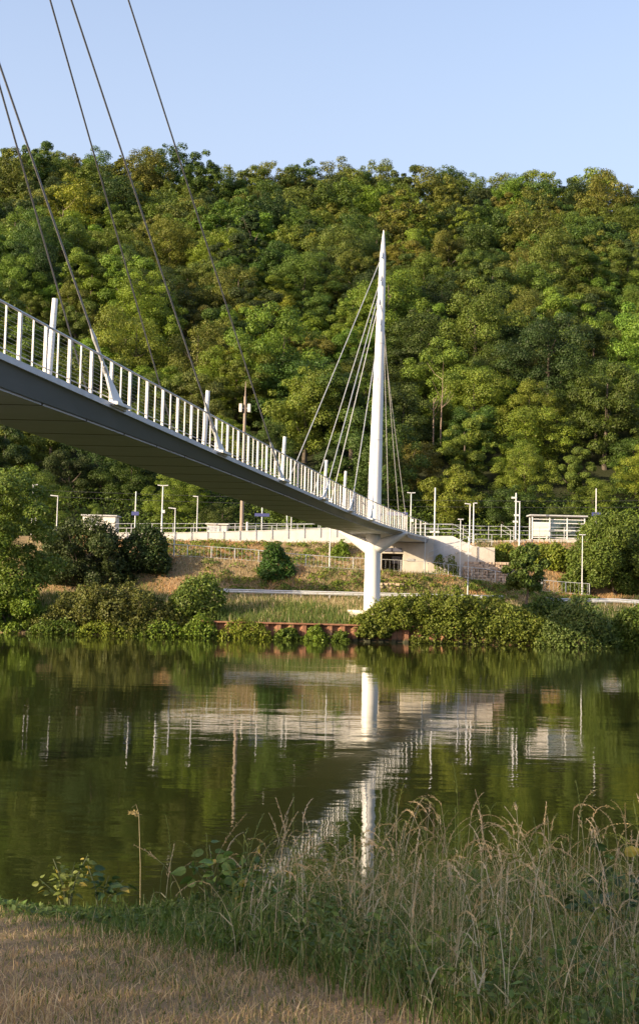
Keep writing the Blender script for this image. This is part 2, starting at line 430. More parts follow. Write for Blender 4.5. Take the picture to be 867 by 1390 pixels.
GREEN = {   # words used in labels -> leaf albedo
    'dark green': (.037, .061, .014), 'deep green': (.059, .096, .016), 'mid green': (.092, .137, .019),
    'bright green': (.126, .186, .021), 'yellow-green': (.160, .196, .022), 'olive': (.114, .134, .022), 'golden olive': (.132, .145, .025)}
HI, LO = [], []
NV = 10
for i in range(NV):
    kind = 0 if i != 6 else 1
    Rr, H = [(3.9, 8.8), (4.4, 9.2), (3.4, 10.6), (4.2, 9.8), (3.7, 8.6), (4.9, 9.6), (2.6, 11.5), (3.0, 8.0), (4.6, 11.2), (3.6, 9.8)][i]
    lob = tree_lobes(100 + i, Rr, H, .14 if i % 2 else .22, (40, 52, 34, 60, 44)[i % 5], kind)
    HI.append((cloud(lob, 26000, .175, 200 + i, squash=.68, jit=.36, up=.45, fill=.6), trunk_mb(300 + i, H), lob))
    LO.append((cloud(lob, 9500, .28, 250 + i, squash=.68, jit=.36, up=.45, fill=.5), lob))
# prototypes linked once as meshes, copied below
hi_mesh, hi_trunk, lo_mesh = [], [], []
for i in range(NV):
    a = np_mesh('crown', HI[i][0][0], 4, M['leaf'], HI[i][0][1]); hi_mesh.append(a.data); bpy.data.objects.remove(a)
    a = np_mesh('crown', LO[i][0][0], 4, M['leaf'], LO[i][0][1]); lo_mesh.append(a.data); bpy.data.objects.remove(a)
    a = HI[i][1].build('trunk', M['bark'], smooth=True); hi_trunk.append(a.data); bpy.data.objects.remove(a)

spots = []
rr_ = random.Random(11)
Y = 128.0; row = 0
SP = 6.5
while Y < 322:
    half = Y * .245 + 9
    n = int(2 * half / SP)
    for i in range(n + 1):
        x = -half + (i + .5 * (row % 2)) * SP + rr_.uniform(-1.7, 1.7); y = Y + rr_.uniform(-1.7, 1.7)
        spots.append((x, y))
    Y += SP * .93; row += 1
spots.sort(key=lambda s: s[1])
COLS = [(-999, 0, "beyond the riverbank's left end"), (0, 70, 'above the big riverside tree'), (70, 130, 'above the dark bush'), (130, 180, 'above the flat-roofed shed'),
        (180, 230, 'behind the double-headed lamp'), (230, 280, 'behind the low path lamp'), (280, 345, 'behind the brown wooden mast'), (345, 390, 'behind the middle cable anchor'), (390, 440, 'left of the pylon stays'),
        (440, 490, 'behind the pylon stays'), (490, 530, 'straight behind the white pylon'), (530, 570, 'behind the pylon backstays'), (570, 610, 'above the tall station pole'), (610, 660, 'above the station stairs'),
        (660, 715, 'above the twin camera poles'), (715, 760, "above the shelter's white panel"), (760, 800, "above the shelter's glass end"), (800, 840, 'behind the right-hand station sign'), (840, 867, 'above the right-hand thicket'), (867, 9999, "beyond the platform's right end")]
def row_word(py):
    for lim, wd in ((400, 'high on the wooded slope'), (455, 'above the mid-slope'), (505, 'halfway up the wooded slope'), (550, 'below the mid-slope'), (595, 'low on the wooded slope'), (640, 'very low on the wooded slope')):
        if py < lim: return wd
    return 'at the foot of the wooded slope'
stuffV, stuffT = [], []
used_labels = {}
SHAPES = ['broad', 'round', 'tall', 'full', 'bushy', 'spreading', 'pointed', 'compact', 'high-crowned', 'loose']
for k, (x, y) in enumerate(spots):
    z = gz(x, y) - (1.5 if y < 150 else .5)
    t = (y - 128) / 190
    wts = [2, 3, 4, 3.0 * (1 - t) + .6, 1.6, 1.5 + 2.5 * t, .8 + 1.8 * t]
    # broad patches of one species
    pn = math.sin(x * .09 + y * .05) + math.sin(x * .05 - y * .07 + 2)
    wts = [wts[0] * (1.6 if pn < -.3 else .8), wts[1], wts[2], wts[3] * (1.5 if pn > .4 else .7), wts[4] * (1.6 if pn > .6 else .6), wts[5], wts[6]]
    if y < 160: wts[3] *= 3; wts[5] *= .3; wts[6] *= .15; wts[4] *= .8
    word = rr_.choices(list(GREEN), wts)[0]
    i = rr_.choices(range(NV), [3, 3, 3, 3, 3, 3, .6, 2, 2, 3])[0]
    sc = rr_.choice([.7, .8, .9, 1.0, 1.1, 1.28]) * rr_.uniform(.94, 1.06) * (.66 if y < 133 else .85 if y < 142 else 1) ; rz = rr_.uniform(0, 6.28)
    sz = sc * rr_.uniform(.85, 1.15)
    if y > 300: sc *= rr_.uniform(.85, 1.15); sz = sc
    c = np.array(GREEN[word]) * np.array([rr_.uniform(.85, 1.15), rr_.uniform(.9, 1.1), rr_.uniform(.85, 1.15)])
    if k < 300:
        px, py = proj((x, y, z + 5))
        col = next(wd for a, b, wd in COLS if a <= px < b)
        lab = f'{SHAPES[i]} {word} tree {row_word(py)}, {col}'
        for alt in GREEN:                      # two alike in one spot: give one another green
            if lab not in used_labels: break
            word = alt; lab = f'{SHAPES[i]} {word} tree {row_word(py)}, {col}'; c = np.array(GREEN[word])
        e = thing('broadleaf_tree' if i != 6 else 'conifer_tree', lab, 'tree', (x, y, z), rz, 'trees on the lower wooded slope')
        e.scale = (sc, sc, sz)
        if lab in used_labels: used_labels[lab] += 1
        else: used_labels[lab] = 1
        cr = bpy.data.objects.new('crown', hi_mesh[i]); COL.objects.link(cr); cr.parent = e; cr.color = (*c, 1)
        tr = bpy.data.objects.new('trunk', hi_trunk[i]); COL.objects.link(tr); tr.parent = e
    else:
        V, T = LO[i][0]
        ca, sa = math.cos(rz), math.sin(rz)
        Rm = np.array([[ca * sc, -sa * sc, 0], [sa * sc, ca * sc, 0], [0, 0, sz]])
        stuffV.append(V @ Rm.T + np.array([x, y, z])); stuffT.append(T * c)
o = np_mesh('upper_woods', np.concatenate(stuffV), 4, M['leaf'], np.concatenate(stuffT))
tag(o, 'far upper woods covering the hill to its ridge', 'woods', kind='stuff')

# understorey on the hill foot and forest floor
def scatter_leaves(n, xr, yr, hmax, size, cols, seed, name, label, clump=.5):
    r = np.random.default_rng(seed)
    nc = n // 60
    cx = r.uniform(*xr, nc); cy = r.uniform(*yr, nc); cr = r.uniform(.5, 1.3, nc) * hmax
    k = r.integers(0, nc, n)
    d = unit(r.normal(size=(n, 3))); d[:, 2] = np.abs(d[:, 2])
    p = np.stack([cx[k], cy[k], height(cx[k], cy[k])], 1) + d * (cr[k] * r.uniform(.7, 1.05, n))[:, None] * np.array([1.2, 1.2, .8])
    V = leaf_quads(p, unit(d + r.normal(size=p.shape) * .7 + np.array([0, 0, .3])), size, r)
    C = np.array(cols)[r.integers(0, len(cols), nc)][k] * r.uniform(.7, 1.3, n)[:, None]
    o = np_mesh(name, V, 4, M['leaf'], C); tag(o, label, 'undergrowth', kind='stuff'); return o
scatter_leaves(90000, (-42, 44), (125.0, 137), 2.0, .26, [GREEN['mid green'], GREEN['bright green'], GREEN['deep green'], GREEN['dark green']], 21, 'undergrowth', 'green undergrowth along the foot of the wooded hill behind the platform')

def shrub(name, label, cat, px0, px1, pyt, Y, word, nl, size, seed, depth=None, low=0.0, base=None, tr=True, jag=1.0, dens=1.0, col=None, group=None, fine=False):
    """a bush standing on the ground at depth Y, as wide and tall as the photograph shows it"""
    a, b = at(px0, 800, Y), at(px1, 800, Y)
    cx, wd = (a.x + b.x) / 2, (b.x - a.x)
    top = at((px0 + px1) / 2, pyt, Y).z
    z0 = base if base is not None else gz(cx, Y)
    H = top - z0
    e = thing(name, label, cat, (cx, Y, z0), 0, group)
    r = random.Random(seed)
    dp = depth or min(wd, H * 1.5)
    lob = []
    n = max(int(14 * dens * max(1, wd / max(H, .5))), 10)
    for i in range(n):
        u = (i + .5) / n * 2 - 1 + r.uniform(-.05, .05); 
        v = r.random()
        env = max(1 - abs(u) ** 2.6, .01) ** .5
        rl = H * r.uniform(.16, .30) * (.6 + .4 * env) if wd < H * 2.5 else H * r.uniform(.22, .42)
        rl = min(rl, wd * .3)
        if fine: rl *= r.uniform(.4, .75)
        z = max(H * low + rl * .6, v * (H * env * r.uniform(.8, 1.03) - rl))
        lob.append((u * (wd / 2 - rl * .6), r.uniform(-.5, .5) * dp * .7 * env, z, rl))
    m2 = max(int(n * .6), 6)
    for i in range(m2):
        u = (i + .5) / m2 * 2 - 1; env = max(1 - abs(u) ** 2.6, .01) ** .5
        rl = min(H * .28, wd * .25)
        if fine: rl *= r.uniform(.35, .8)
        lob.append((u * (wd / 2 - rl), r.uniform(-.3, .3) * fine, H * env * r.uniform(.72, 1.0) - rl * .8, rl * r.uniform(.7, 1.1)))
    V, T = cloud(lob, nl, size, seed, squash=.95, jit=.8, fill=.4 * jag, low=-.95)
    V = V.copy(); V[..., 2] = np.maximum(V[..., 2], -.25)
    # loose sprigs for an uneven outline
    g = np.random.default_rng(seed + 500); C0 = np.array([0, 0, H * .35]); nsp = int(nl / 90)
    tip = V[g.integers(0, len(V), nsp * 3)].mean(1); dr = unit((tip - C0) * np.array([1, 1, 1.0]) / np.array([wd / 2, dp / 2, H * .6])); keep = np.argsort(-np.linalg.norm((tip - C0) / np.array([wd / 2, dp / 2, H * .65]), axis=1))[:nsp]
    tip, dr = tip[keep], unit(dr[keep] + np.array([0, 0, .35]) + g.normal(size=(len(keep), 3)) * .35)
    Ls = g.uniform(.06, .16, nsp) * min(H, 4) + .1; sv = []
    for q in range(9): sv.append(tip + dr * (Ls * q / 9)[:, None] + g.normal(size=tip.shape) * size * .25)
    sv = np.concatenate(sv); V = np.concatenate([V, leaf_quads(sv, unit(g.normal(size=sv.shape) + np.array([0, 0, .6])), size * .85, g)]); T = np.concatenate([T, np.tile(g.uniform(.9, 1.3, (len(sv), 1)), (1, 3))])
    o = np_mesh('foliage', V, 4, M['leaf'], T, e); o.color = (*(col or GREEN[word]), 1)
    if tr:
        mb = MB()
        for i in range(4):
            an = r.uniform(0, 6.28); L = min(wd, H) * .35
            mb.tube([(0, 0, -.2), (math.cos(an) * L * .4, math.sin(an) * L * .4, H * .35), (math.cos(an) * L, math.sin(an) * L, H * .7)], [.05 + H * .008, .035, .012], 5)
        mb.build('stem', M['bark'], e, smooth=True)
    return e
e = thing('riverside_tree', 'tall green tree at the left end of the far riverbank', 'tree', (at(-2, 800, 91.0).x, 91.0, gz(at(-2, 800, 91.0).x, 91.0)))
V, T = cloud(tree_lobes(901, 4.1, at(0, 636, 91.5).z - 1.4, .04, 60), 42000, .19, 902, squash=.7, jit=.5, up=.5, fill=.5)
o = np_mesh('crown', V, 4, M['leaf'], T, e); o.color = (.105, .152, .021, 1)
trunk_mb(903, 9, .2, 1.5).build('trunk', M['bark'], e, smooth=True)
shrub('shrub', 'pale green shrub at the waterline under the big riverside tree', 'shrub', -40, 72, 786, 88.9, 'bright green', 15000, .18, 2, depth=3, base=-.1, dens=2, fine=True)
shrub('shrub', 'largest dark brownish bush on the slope, beneath the flat-roofed shed', 'shrub', 40, 180, 698, 102.5, 'dark green', 26000, .19, 3, depth=5, dens=2.4, col=(.048, .068, .02), fine=True)
shrub('shrub', 'dark green bush beside the lower end of the path fence', 'shrub', 160, 230, 709, 103.5, 'dark green', 11000, .22, 4, depth=3.5, dens=1.5)
shrub('bramble_thicket', 'long bramble thicket on the left bank between the riverside tree and the round bush', 'thicket', 52, 256, 791, 88.9, 'mid green', 34000, .17, 5, depth=3, base=0, col=(.098, .108, .024), tr=False, dens=2.6, fine=True)
shrub('shrub', 'round light green bush hanging over the water left of the sheet piling', 'shrub', 222, 314, 778, 90.6, 'bright green', 17000, .18, 6, depth=4, base=.4, col=(.10, .142, .022), dens=1.5)
shrub('shrub', 'compact round green bush on the dry slope behind the path fence', 'shrub', 347, 399, 739, 104.2, 'deep green', 8000, .2, 7, depth=2.6, dens=1.4, base=3.9, col=(.045, .098, .016))
shrub('bramble_thicket', 'wide bramble thicket spilling over the rusty sheet piling right of the pier', 'thicket', 478, 752, 804, 88.8, 'mid green', 60000, .16, 8, depth=3.8, base=.7, col=(.125, .155, .022), tr=False, dens=3.2, fine=True)
shrub('hanging_ivy', 'curtain of ivy hanging down the right half of the sheet piling', 'ivy', 560, 770, 838, 87.7, 'mid green', 8000, .16, 18, depth=.7, base=.1, col=(.118, .146, .022), tr=False, dens=3.0, fine=True)
shrub('hanging_ivy', 'smaller ivy patch hanging on the sheet piling just right of the pier', 'ivy', 484, 532, 838, 87.75, 'mid green', 4000, .15, 19, depth=.6, base=.35, col=(.118, .146, .022), tr=False, dens=2.0, fine=True)
shrub('shrub', 'grey-green willow bush overhanging the water near the driftwood branch', 'shrub', 728, 838, 812, 87.6, 'mid green', 16000, .17, 9, depth=3.5, base=-.1, col=(.104, .146, .034), dens=1.6)
shrub('shrub', 'shrub at the right end of the far waterline', 'shrub', 822, 900, 816, 88.2, 'mid green', 11000, .18, 10, depth=3.5, base=-.1)
shrub('thicket', 'tall wide thicket on the right of the platform shelter', 'thicket', 764, 905, 694, 107.5, 'mid green', 40000, .2, 12, depth=6, dens=3, base=3.6, col=(.098, .138, .022), fine=True)
shrub('shrub', 'yellow-green shrub growing in front of the platform shelter', 'shrub', 712, 784, 734, 109.6, 'yellow-green', 9000, .2, 13, depth=2, base=5.2)
shrub('shrub', 'low yellow-green shrub between the station stairs and the shelter', 'shrub', 652, 716, 739, 109.3, 'yellow-green', 6000, .18, 14, depth=1.6, base=5.4)
shrub('shrub', 'dark low shrub under the small bank tree', 'shrub', 690, 790, 808, 91.5, 'deep green', 9000, .2, 15, depth=3, base=1.0)
for i, (a, b, t, wd, lb) in enumerate([(40, 118, 838, 'mid green', 'waterside scrub at the left, under the left part of the long bramble thicket'), (104, 190, 842, 'yellow-green', 'waterside scrub under the middle of the long bramble thicket'), (178, 256, 840, 'bright green', 'waterside scrub under the right end of the long bramble thicket'), (248, 300, 834, 'bright green', 'green waterside scrub under the round light green bush'), (296, 372, 838, 'yellow-green', 'low waterside scrub just right of the round light green bush'), (372, 410, 851, 'mid green', 'small green tuft in front of the left end of the exposed piling'),
        (414, 446, 849, 'bright green', 'narrow green tuft hanging on the sheet piling'), (452, 474, 856, 'mid green', 'smallest green tuft at the foot of the sheet piling')]):
    shrub('waterside_scrub', lb, 'shrub', a, b, t, 87.75, wd, 3200, .15, 40 + i, depth=1.0, base=-.1, tr=False)
shrub('shrub', 'small bright weed clump beside the stair handrail', 'shrub', 588, 602, 750, 106.9, 'yellow-green', 700, .14, 51, depth=.6, tr=False)
shrub('shrub', 'second bright weed clump, halfway along the stair foot', 'shrub', 603, 622, 751, 106.9, 'yellow-green', 900, .14, 52, depth=.6, tr=False)
shrub('shrub', 'green tall-grass clump on the slope just left of the pier top', 'shrub', 446, 478, 735, 109.5, 'bright green', 2600, .2, 53, depth=1.5, base=5.6, tr=False)
# small bank tree on the right
tp = at(712, 820, 95.5)
e = thing('bank_tree', 'small loose tree on the right bank between the lamp posts and the shelter', 'tree', (tp.x, 95.5, gz(tp.x, 95.5)))
lob = []
r = random.Random(5)
for i in range(22):
    an = i * 2.4; z = 1.6 + 2.9 * i / 22; rad = 1.5 * math.sin(math.pi * (.2 + .72 * i / 22))
    lob.append((math.cos(an) * rad * r.uniform(.4, 1), math.sin(an) * rad * r.uniform(.4, 1), z, r.uniform(.35, .62)))
V, T = cloud(lob, 9000, .2, 77, fill=.5)
o = np_mesh('crown', V, 4, M['leaf'], T, e); o.color = (.088, .130, .023, 1)
trunk_mb(78, 4.0, .09, .9).build('trunk', M['bark'], e, smooth=True)

# bare trees on the slope
def bare_tree(label, px, py0, py1, Y, seed, stems=1):
    b = at(px, py0, Y); t = at(px, py1, Y); r = random.Random(seed)
    e = thing('bare_tree', label, 'tree', b)
    mb = MB(); br = MB(); H = t.z - b.z
    pts = [(0, 0, -1)]; x = 0; y = -.0
    for i in range(1, 7): x += r.uniform(-.05, .12) * H * .12; pts.append((x, 0, H * i / 6))
    mb.tube(pts, [.085 - .010 * i for i in range(7)], 6)
    for i in range(6):
        p = Vector(pts[r.randint(3, 6)]); an = r.uniform(0, 6.28); L = H * r.uniform(.15, .35)
        br.tube([p, p + Vector((math.cos(an) * L * .5, math.sin(an) * L * .5, L * .35)), p + Vector((math.cos(an) * L, math.sin(an) * L, L))], [.03, .02, .01], 4)
    mb.build('trunk', M['deadbark'], e, smooth=True); br.build('branches', M['deadbark'], e, smooth=True)
bare_tree('slender bare pinkish trunk on the slope right of the pylon', 598, 592, 515, 146, 3)
bare_tree('shorter bare trunk leaning just left of the slender pinkish trunk', 588, 592, 540, 146, 4)
bare_tree('dead reddish tree on the slope above the first cable anchor', 82, 345, 285, 218, 6)

# ------------------------------------------------------------------ grass
def blades(n, pos_fn, h, wd, colfn, seed, lean=.35, seg=3, hmul=None, hmul2=None):
    """thin tapering curved blades; returns quads (n*seg, 4, 3) and tints"""
    r = np.random.default_rng(seed)
    P = pos_fn(r, n); n = len(P)
    H = r.uniform(h[0], h[1], n) * r.uniform(.6, 1, n) * (hmul(P[:, 0]) if hmul else 1) * (hmul2(P[:, 0], P[:, 1]) if hmul2 else 1)
    an = r.uniform(0, 2 * np.pi, n); ln = np.abs(r.normal(size=n)) * lean
    D = np.stack([np.cos(an), np.sin(an), 0 * an], 1)
    wa = r.uniform(0, np.pi, n); Wd = np.stack([np.cos(wa), np.sin(wa) * .5, 0 * an], 1) * (wd * r.uniform(.7, 1.3, n))[:, None]
    C = colfn(r, P, H)
    out = []
    for s in range(seg):
        t0, t1 = s / seg, (s + 1) / seg
        def pt(t): return P + np.stack([D[:, 0] * ln * H * t * t, D[:, 1] * ln * H * t * t, H * t * (1 - .25 * ln * t)], 1)
        w0, w1 = Wd * (1 - t0 * .85), Wd * (1 - t1 * .85)
        a, b = pt(t0), pt(t1)
        out.append(np.stack([a - w0 / 2, a + w0 / 2, b + w1 / 2, b - w1 / 2], 1))
    return np.concatenate(out), np.tile(C, (seg, 1))
STRAW = np.array([(.47, .38, .23), (.41, .32, .19), (.50, .42, .28), (.35, .25, .14)])
GRN = np.array([(.085, .14, .03), (.12, .165, .035), (.07, .11, .025), (.15, .175, .045)])
def mixcol(r, n, g):
    """g: per-blade share of green"""
    s = STRAW[r.integers(0, 4, n)]; q = GRN[r.integers(0, 4, n)]
    return np.where((r.random(n) < g)[:, None], q, s) * r.uniform(.75, 1.2, n)[:, None]
def region(xr, yr):
    def f(r, n):
        x = r.uniform(*xr, n); y = r.uniform(*yr, n); return np.stack([x, y, height(x, y) - .02], 1)
    return f
def far_pos(r, n):
    x = r.uniform(-24, 27, n); y = np.concatenate([r.uniform(101.5, 105, n // 2), r.uniform(107.3, 112, n - n // 2)])
    keep = ~((x > 4.4) & (x < 13.2) & (y > 106.8)) & (wob(x, y, 1.6, 11) + r.normal(size=len(x)) * .35 > -.35); x, y = x[keep], y[keep]
    return np.stack([x, y, height(x, y) - .02], 1)
def far_col(r, P, H):
    p = wob(P[:, 0], P[:, 1], .9, 2) + .4 * wob(P[:, 0], P[:, 1], 2.6, 7)
    c = mixcol(r, len(P), np.clip(.34 + .8 * (p - .2) + .2 * (P[:, 1] < 103.6), .08, .92))
    warm = (wob(P[:, 0], P[:, 1], .6, 9) > .15)[:, None]
    return np.where(warm & (c[:, :1] > .2), c * np.array([1.12, .86, .66]), c)
V, T = blades(60000, far_pos, (.12, .42), .06, far_col, 31, .6, 2)
tag(np_mesh('dry_slope_grass', V, 4, M['grass'], T), 'dry straw-coloured grass on the embankment slopes around the footpath', 'grass', kind='stuff')
def verge_col(r, P, H):
    p = wob(P[:, 0], P[:, 1], 1.0, 4) + (P[:, 1] - 92) * -.12
    return mixcol(r, len(P), np.clip(.7 + .5 * p, .25, .95))
V, T = blades(46000, region((-24, 27), (88.5, 98)), (.25, .8), .06, verge_col, 32, .4, 2)
tag(np_mesh('verge_grass', V, 4, M['grass'], T), 'green and straw grass between the sheet piling and the roadside guardrail', 'grass', kind='stuff')

scatter_leaves(15000, (-9, 22), (101.7, 104.4), .45, .15, [GREEN['mid green'], GREEN['bright green'], GREEN['yellow-green']], 23, 'slope_weeds', 'low green weeds on the slope between road and footpath')
scatter_leaves(9000, (-14, 4), (107.6, 111), .4, .15, [GREEN['olive'], GREEN['bright green'], GREEN['yellow-green']], 24, 'embankment_weeds', 'low weeds on the embankment under the white ramp parapet')
# foreground: mown dry turf, green weeds, tall seeding grasses
def mown_side(x, y):
    """> 0 where the bank is mown and dry (towards the camera and the left)"""
    return (6.24 - .84 * x - .5 * np.maximum(x, 0) - y) + .25 * wob(x, y, 3.5)
def dry_pos(r, n):
    x = r.uniform(-2.8, 2.8, n); y = r.uniform(4.4, 8.6, n)
    k = mown_side(x, y) + r.normal(size=n) * .12 > -.1; k &= y < shore(x) + .1; k &= (wob(x, y, 5.5, 3) + r.normal(size=n) * .5 > -.75); x, y = x[k], y[k]
    return np.stack([x, y, height(x, y) - .01], 1)
def dry_col(r, P, H):
    g = np.clip(.12 + .40 * wob(P[:, 0], P[:, 1], 4, 1) + .5 * np.exp(-np.abs(mown_side(P[:, 0], P[:, 1])) * 3.5), .03, .85)
    return mixcol(r, len(P), g) * np.array([1.12, 1.02, .98])
V, T = blades(90000, dry_pos, (.03, .12), .006, dry_col, 33, 1.1, 2, lambda x: 1.0, lambda x, y: np.clip(.8 + .6 * wob(x, y, 6, 6), .35, 1.5))
tag(np_mesh('mown_dry_grass', V, 4, M['grass'], T), 'short dry mown grass on the near bank', 'grass', kind='stuff')
def wet_pos(r, n):
    x = r.uniform(-2.6, 3.0, n); y = r.uniform(4.5, 9.2, n)
    k = mown_side(x, y) + r.normal(size=n) * .15 < .1; k &= (y < shore(x) + .25); x, y = x[k], y[k]
    return np.stack([x, y, height(x, y) - .01], 1)
def wet_h(x): return np.clip((x + 1.75) / 1.6, .22, 1)
def wet_col(r, P, H): return mixcol(r, len(P), np.clip(.80 - .16 * P[:, 0], .35, .95)) * np.array([.85, .95, .9])
V, T = blades(75000, wet_pos, (.06, .33), .007, wet_col, 34, .55, 3, wet_h)
tag(np_mesh('weedy_grass', V, 4, M['grass'], T), 'green weedy grass along the edge of the near bank', 'grass', kind='stuff')
def tangle_pos(r, n):
    x = r.uniform(-.1, 2.9, n); y = r.uniform(4.6, 8.3, n); k = (mown_side(x, y) < -.1) & (x > -.1 + .5 * r.random(n)); x, y = x[k], y[k]
    return np.stack([x, y, height(x, y) - .01], 1)
V, T = blades(11500, tangle_pos, (.20, .54), .006, lambda r, P, H: mixcol(r, len(P), np.full(len(P), .6)), 36, 1.0, 4)
tag(np_mesh('tangled_grass', V, 4, M['grass'], T), 'leaning tangle of dry and green grass under the tall seeding stalks', 'grass', kind='stuff')
# small broad leaves among the weeds
r = np.random.default_rng(35)
x = r.uniform(-1.9, 2.9, 42000); y = r.uniform(4.6, 8.8, 42000); k = (mown_side(x, y) < -.05) & (y < shore(x) + .8) & (wob(x, y, 3, 2) > -.35); x, y = x[k], y[k]
p = np.stack([x, y, height(x, y) + r.uniform(.03, .30, len(x)) * (.6 + .5 * wob(x, y, 4, 8)) * wet_h(x)], 1)
V = leaf_quads(p, unit(r.normal(size=p.shape) * .6 + np.array([0, -.2, 1])), .045, r, .5)
tag(np_mesh('weed_leaves', V, 4, M['leaf'], GRN[r.integers(0, 3, len(p))] * r.uniform(.7, 1.25, len(p))[:, None]), 'small broad weed leaves among the bank grass', 'weeds', kind='stuff')

def tall_grass(n, seed, xr, yr, hr, name, label):
    r = np.random.default_rng(seed); Vs, Ts = [], []
    for _ in range(n):
        x = r.uniform(*xr); y = r.uniform(*yr)
        if mown_side(x, y) > .25 or y > shore(x) + .7: continue
        z = gz(x, y); H = r.uniform(*hr); an = r.normal(.3, 1.1) ; ln = abs(r.normal(.22, .24)) 
        dx, dy = math.cos(an) * (1 if r.random() < .72 else -1), math.sin(an)
        c = (STRAW[r.integers(0, 3)] * np.array([1.10, 1.12, 1.30]) if r.random() < .60 else np.array((.16, .20, .06))) * r.uniform(.75, 1.15)
        seg = 7; P = []
        for s in range(seg + 1):
            t = s / seg; P.append(np.array([x + dx * ln * H * t ** 2.2, y + dy * ln * H * t ** 2.2, z + H * (t - .22 * ln * t ** 3)]))
        wv = np.array([1., .2, 0])
        for s in range(seg):
            w0 = .0042 * (1 - .5 * s / seg); w1 = .0042 * (1 - .5 * (s + 1) / seg)
            Vs.append([P[s] - wv * w0 / 2, P[s] + wv * w0 / 2, P[s + 1] + wv * w1 / 2, P[s + 1] - wv * w1 / 2]); Ts.append(c)
        # nodding panicle
        L = r.uniform(.10, .20); tip = P[-1]; d = unit(P[-1] - P[-2]); q = tip.copy()
        nb = 12; nodk = r.choice([.1, .4, .8, 1.1])
        for s in range(nb):
            t = s / nb
            d = unit(d + np.array([dx * .16, dy * .16, -.13 * (1 + t)]) * nodk); q2 = q + d * L / nb * 1.25
            Vs.append([q - wv * .0012, q + wv * .0012, q2 + wv * .0012, q2 - wv * .0012]); Ts.append(c)
            for b in range(3):
                sd = unit(d + r.normal(size=3) * .28); l = r.uniform(.006, .014) * (1.2 - .6 * t)
                e1 = q + sd * l * 2; m_ = q + sd * l; o_ = unit(np.cross(sd, [0, 1, .2])) * l * .15
                Vs.append([q, m_ - o_, e1, m_ + o_]); Ts.append(c * np.array([1.05, .95, .85]))
            q = q2
        # a leaf or two
        for b in range(r.integers(1, 4)):
            i = r.integers(1, 4); a = P[i]; an2 = r.uniform(0, 6.28); l = r.uniform(.12, .28); dd = np.array([math.cos(an2), math.sin(an2), 0])
            prev = a; pw = .009
            for s in range(3):
                t = (s + 1) / 3; nx_ = a + dd * l * t * .7 + np.array([0, 0, l * (t * .9 - t * t * .8)]); nw = .009 * (1 - t)
                Vs.append([prev - wv * pw / 2, prev + wv * pw / 2, nx_ + wv * nw / 2, nx_ - wv * nw / 2]); Ts.append(c * np.array([.95, 1., .9])); prev, pw = nx_, nw
    o = np_mesh(name, np.array(Vs), 4, M['grass'], np.array(Ts)); tag(o, label, 'grass', kind='stuff')
tall_grass(430, 61, (.42, 2.6), (5.2, 8.3), (.30, .66), 'tall_seeding_grass', 'tall dry seeding grass on the right of the near bank')
tall_grass(170, 62, (-.38, .5), (6.6, 8.0), (.22, .52), 'thin_seeding_grass', 'thinner dry grass stalks in the middle of the near bank')
tall_grass(34, 63, (-.95, -.5), (7.6, 8.6), (.2, .40), 'grey_green_stalks', 'grey-green upright stalks left of the middle of the near bank')

def leafy_plant(label, px, py0, py1, Y, nst, nleaf, size, col, seed, spread=.25, lean=0.0):
    """stems carrying pointed leaves, each leaf folded along its midrib"""
    b = at(px, py0, Y); zt = at(px, py1, Y).z
    z0 = gz(b.x, Y); H = zt - z0
    e = thing('leafy_plant', label, 'plant', (b.x, Y, z0)); r = np.random.default_rng(seed)
    mb = MB(); Vs, Ts = [], []
    for s in range(nst):
        an = r.uniform(0, 6.28); L = spread * r.uniform(.5, 1.2); h = H * r.uniform(.6, .95)
        pts = [np.array([0, 0, -.03]), np.array([math.cos(an) * L * .35 + lean * .4, math.sin(an) * L * .35, h * .6]), np.array([math.cos(an) * L + lean, math.sin(an) * L, h])]
        mb.tube(pts, [.005, .004, .002], 5)
        for i in range(nleaf * 2):
            t = .55 + .45 * (i + r.random()) / (nleaf * 2)
            q = pts[0] * (1 - t) ** 2 + 2 * t * (1 - t) * pts[1] + t * t * pts[2]
            a2 = i * 2.4 + r.uniform(-.4, .4); d = np.array([math.cos(a2), math.sin(a2) * .8, r.uniform(-.5, .45)]); d = unit(d)
            l = size * r.uniform(.75, 1.4); sd = unit(np.cross(d, [0, 0, 1])); up = np.cross(sd, d); ra = r.normal() * .75; sd = sd * math.cos(ra) + up * math.sin(ra); up = np.cross(sd, d)
            q1 = q + d * l * .35; q2 = q1 + d * l * .35 - up * l * .06; q3 = q1 + d * l * .8 - up * l * .22
            c = np.array(col) * r.uniform(.75, 1.25)
            if r.random() < .1: c = np.array((.30, .24, .05))
            l *= .85; md = q1 + d * l * .42 - up * l * .03; q3 = q1 + d * l * .95 - up * l * .2
            for sg in (-1, 1):
                a1 = q1 + sd * sg * l * .20 + d * l * .10 + up * l * .03; a2_ = md + sd * sg * l * .27 + up * l * .05; a3 = q1 + d * l * .72 + sd * sg * l * .15 - up * l * .06; m3 = q1 + d * l * .72 - up * l * .11
                for qd in ([q1, a1, a2_, md], [md, a2_, a3, m3], [m3, a3, q3, q3]): Vs.append(qd); Ts.append(c)
    o = np_mesh('leaves', np.array(Vs), 4, M['leaf'], np.array(Ts), e)
    mb.build('stem', M['stemgreen'], e, smooth=True); return e
M['stemgreen'] = surf('green_stem', two((.10, .12, .05), .2), 9, .7)
leafy_plant('low yellowing leafy plant at the left water edge of the near bank', 92, 1212, 1162, 7.85, 7, 6, (.055), (.15, .18, .04), 81, .17)
leafy_plant('dark leafy plant beside the yellowing one on the left bank edge', 136, 1215, 1166, 7.85, 4, 5, .075, (.045, .085, .03), 82, .12)
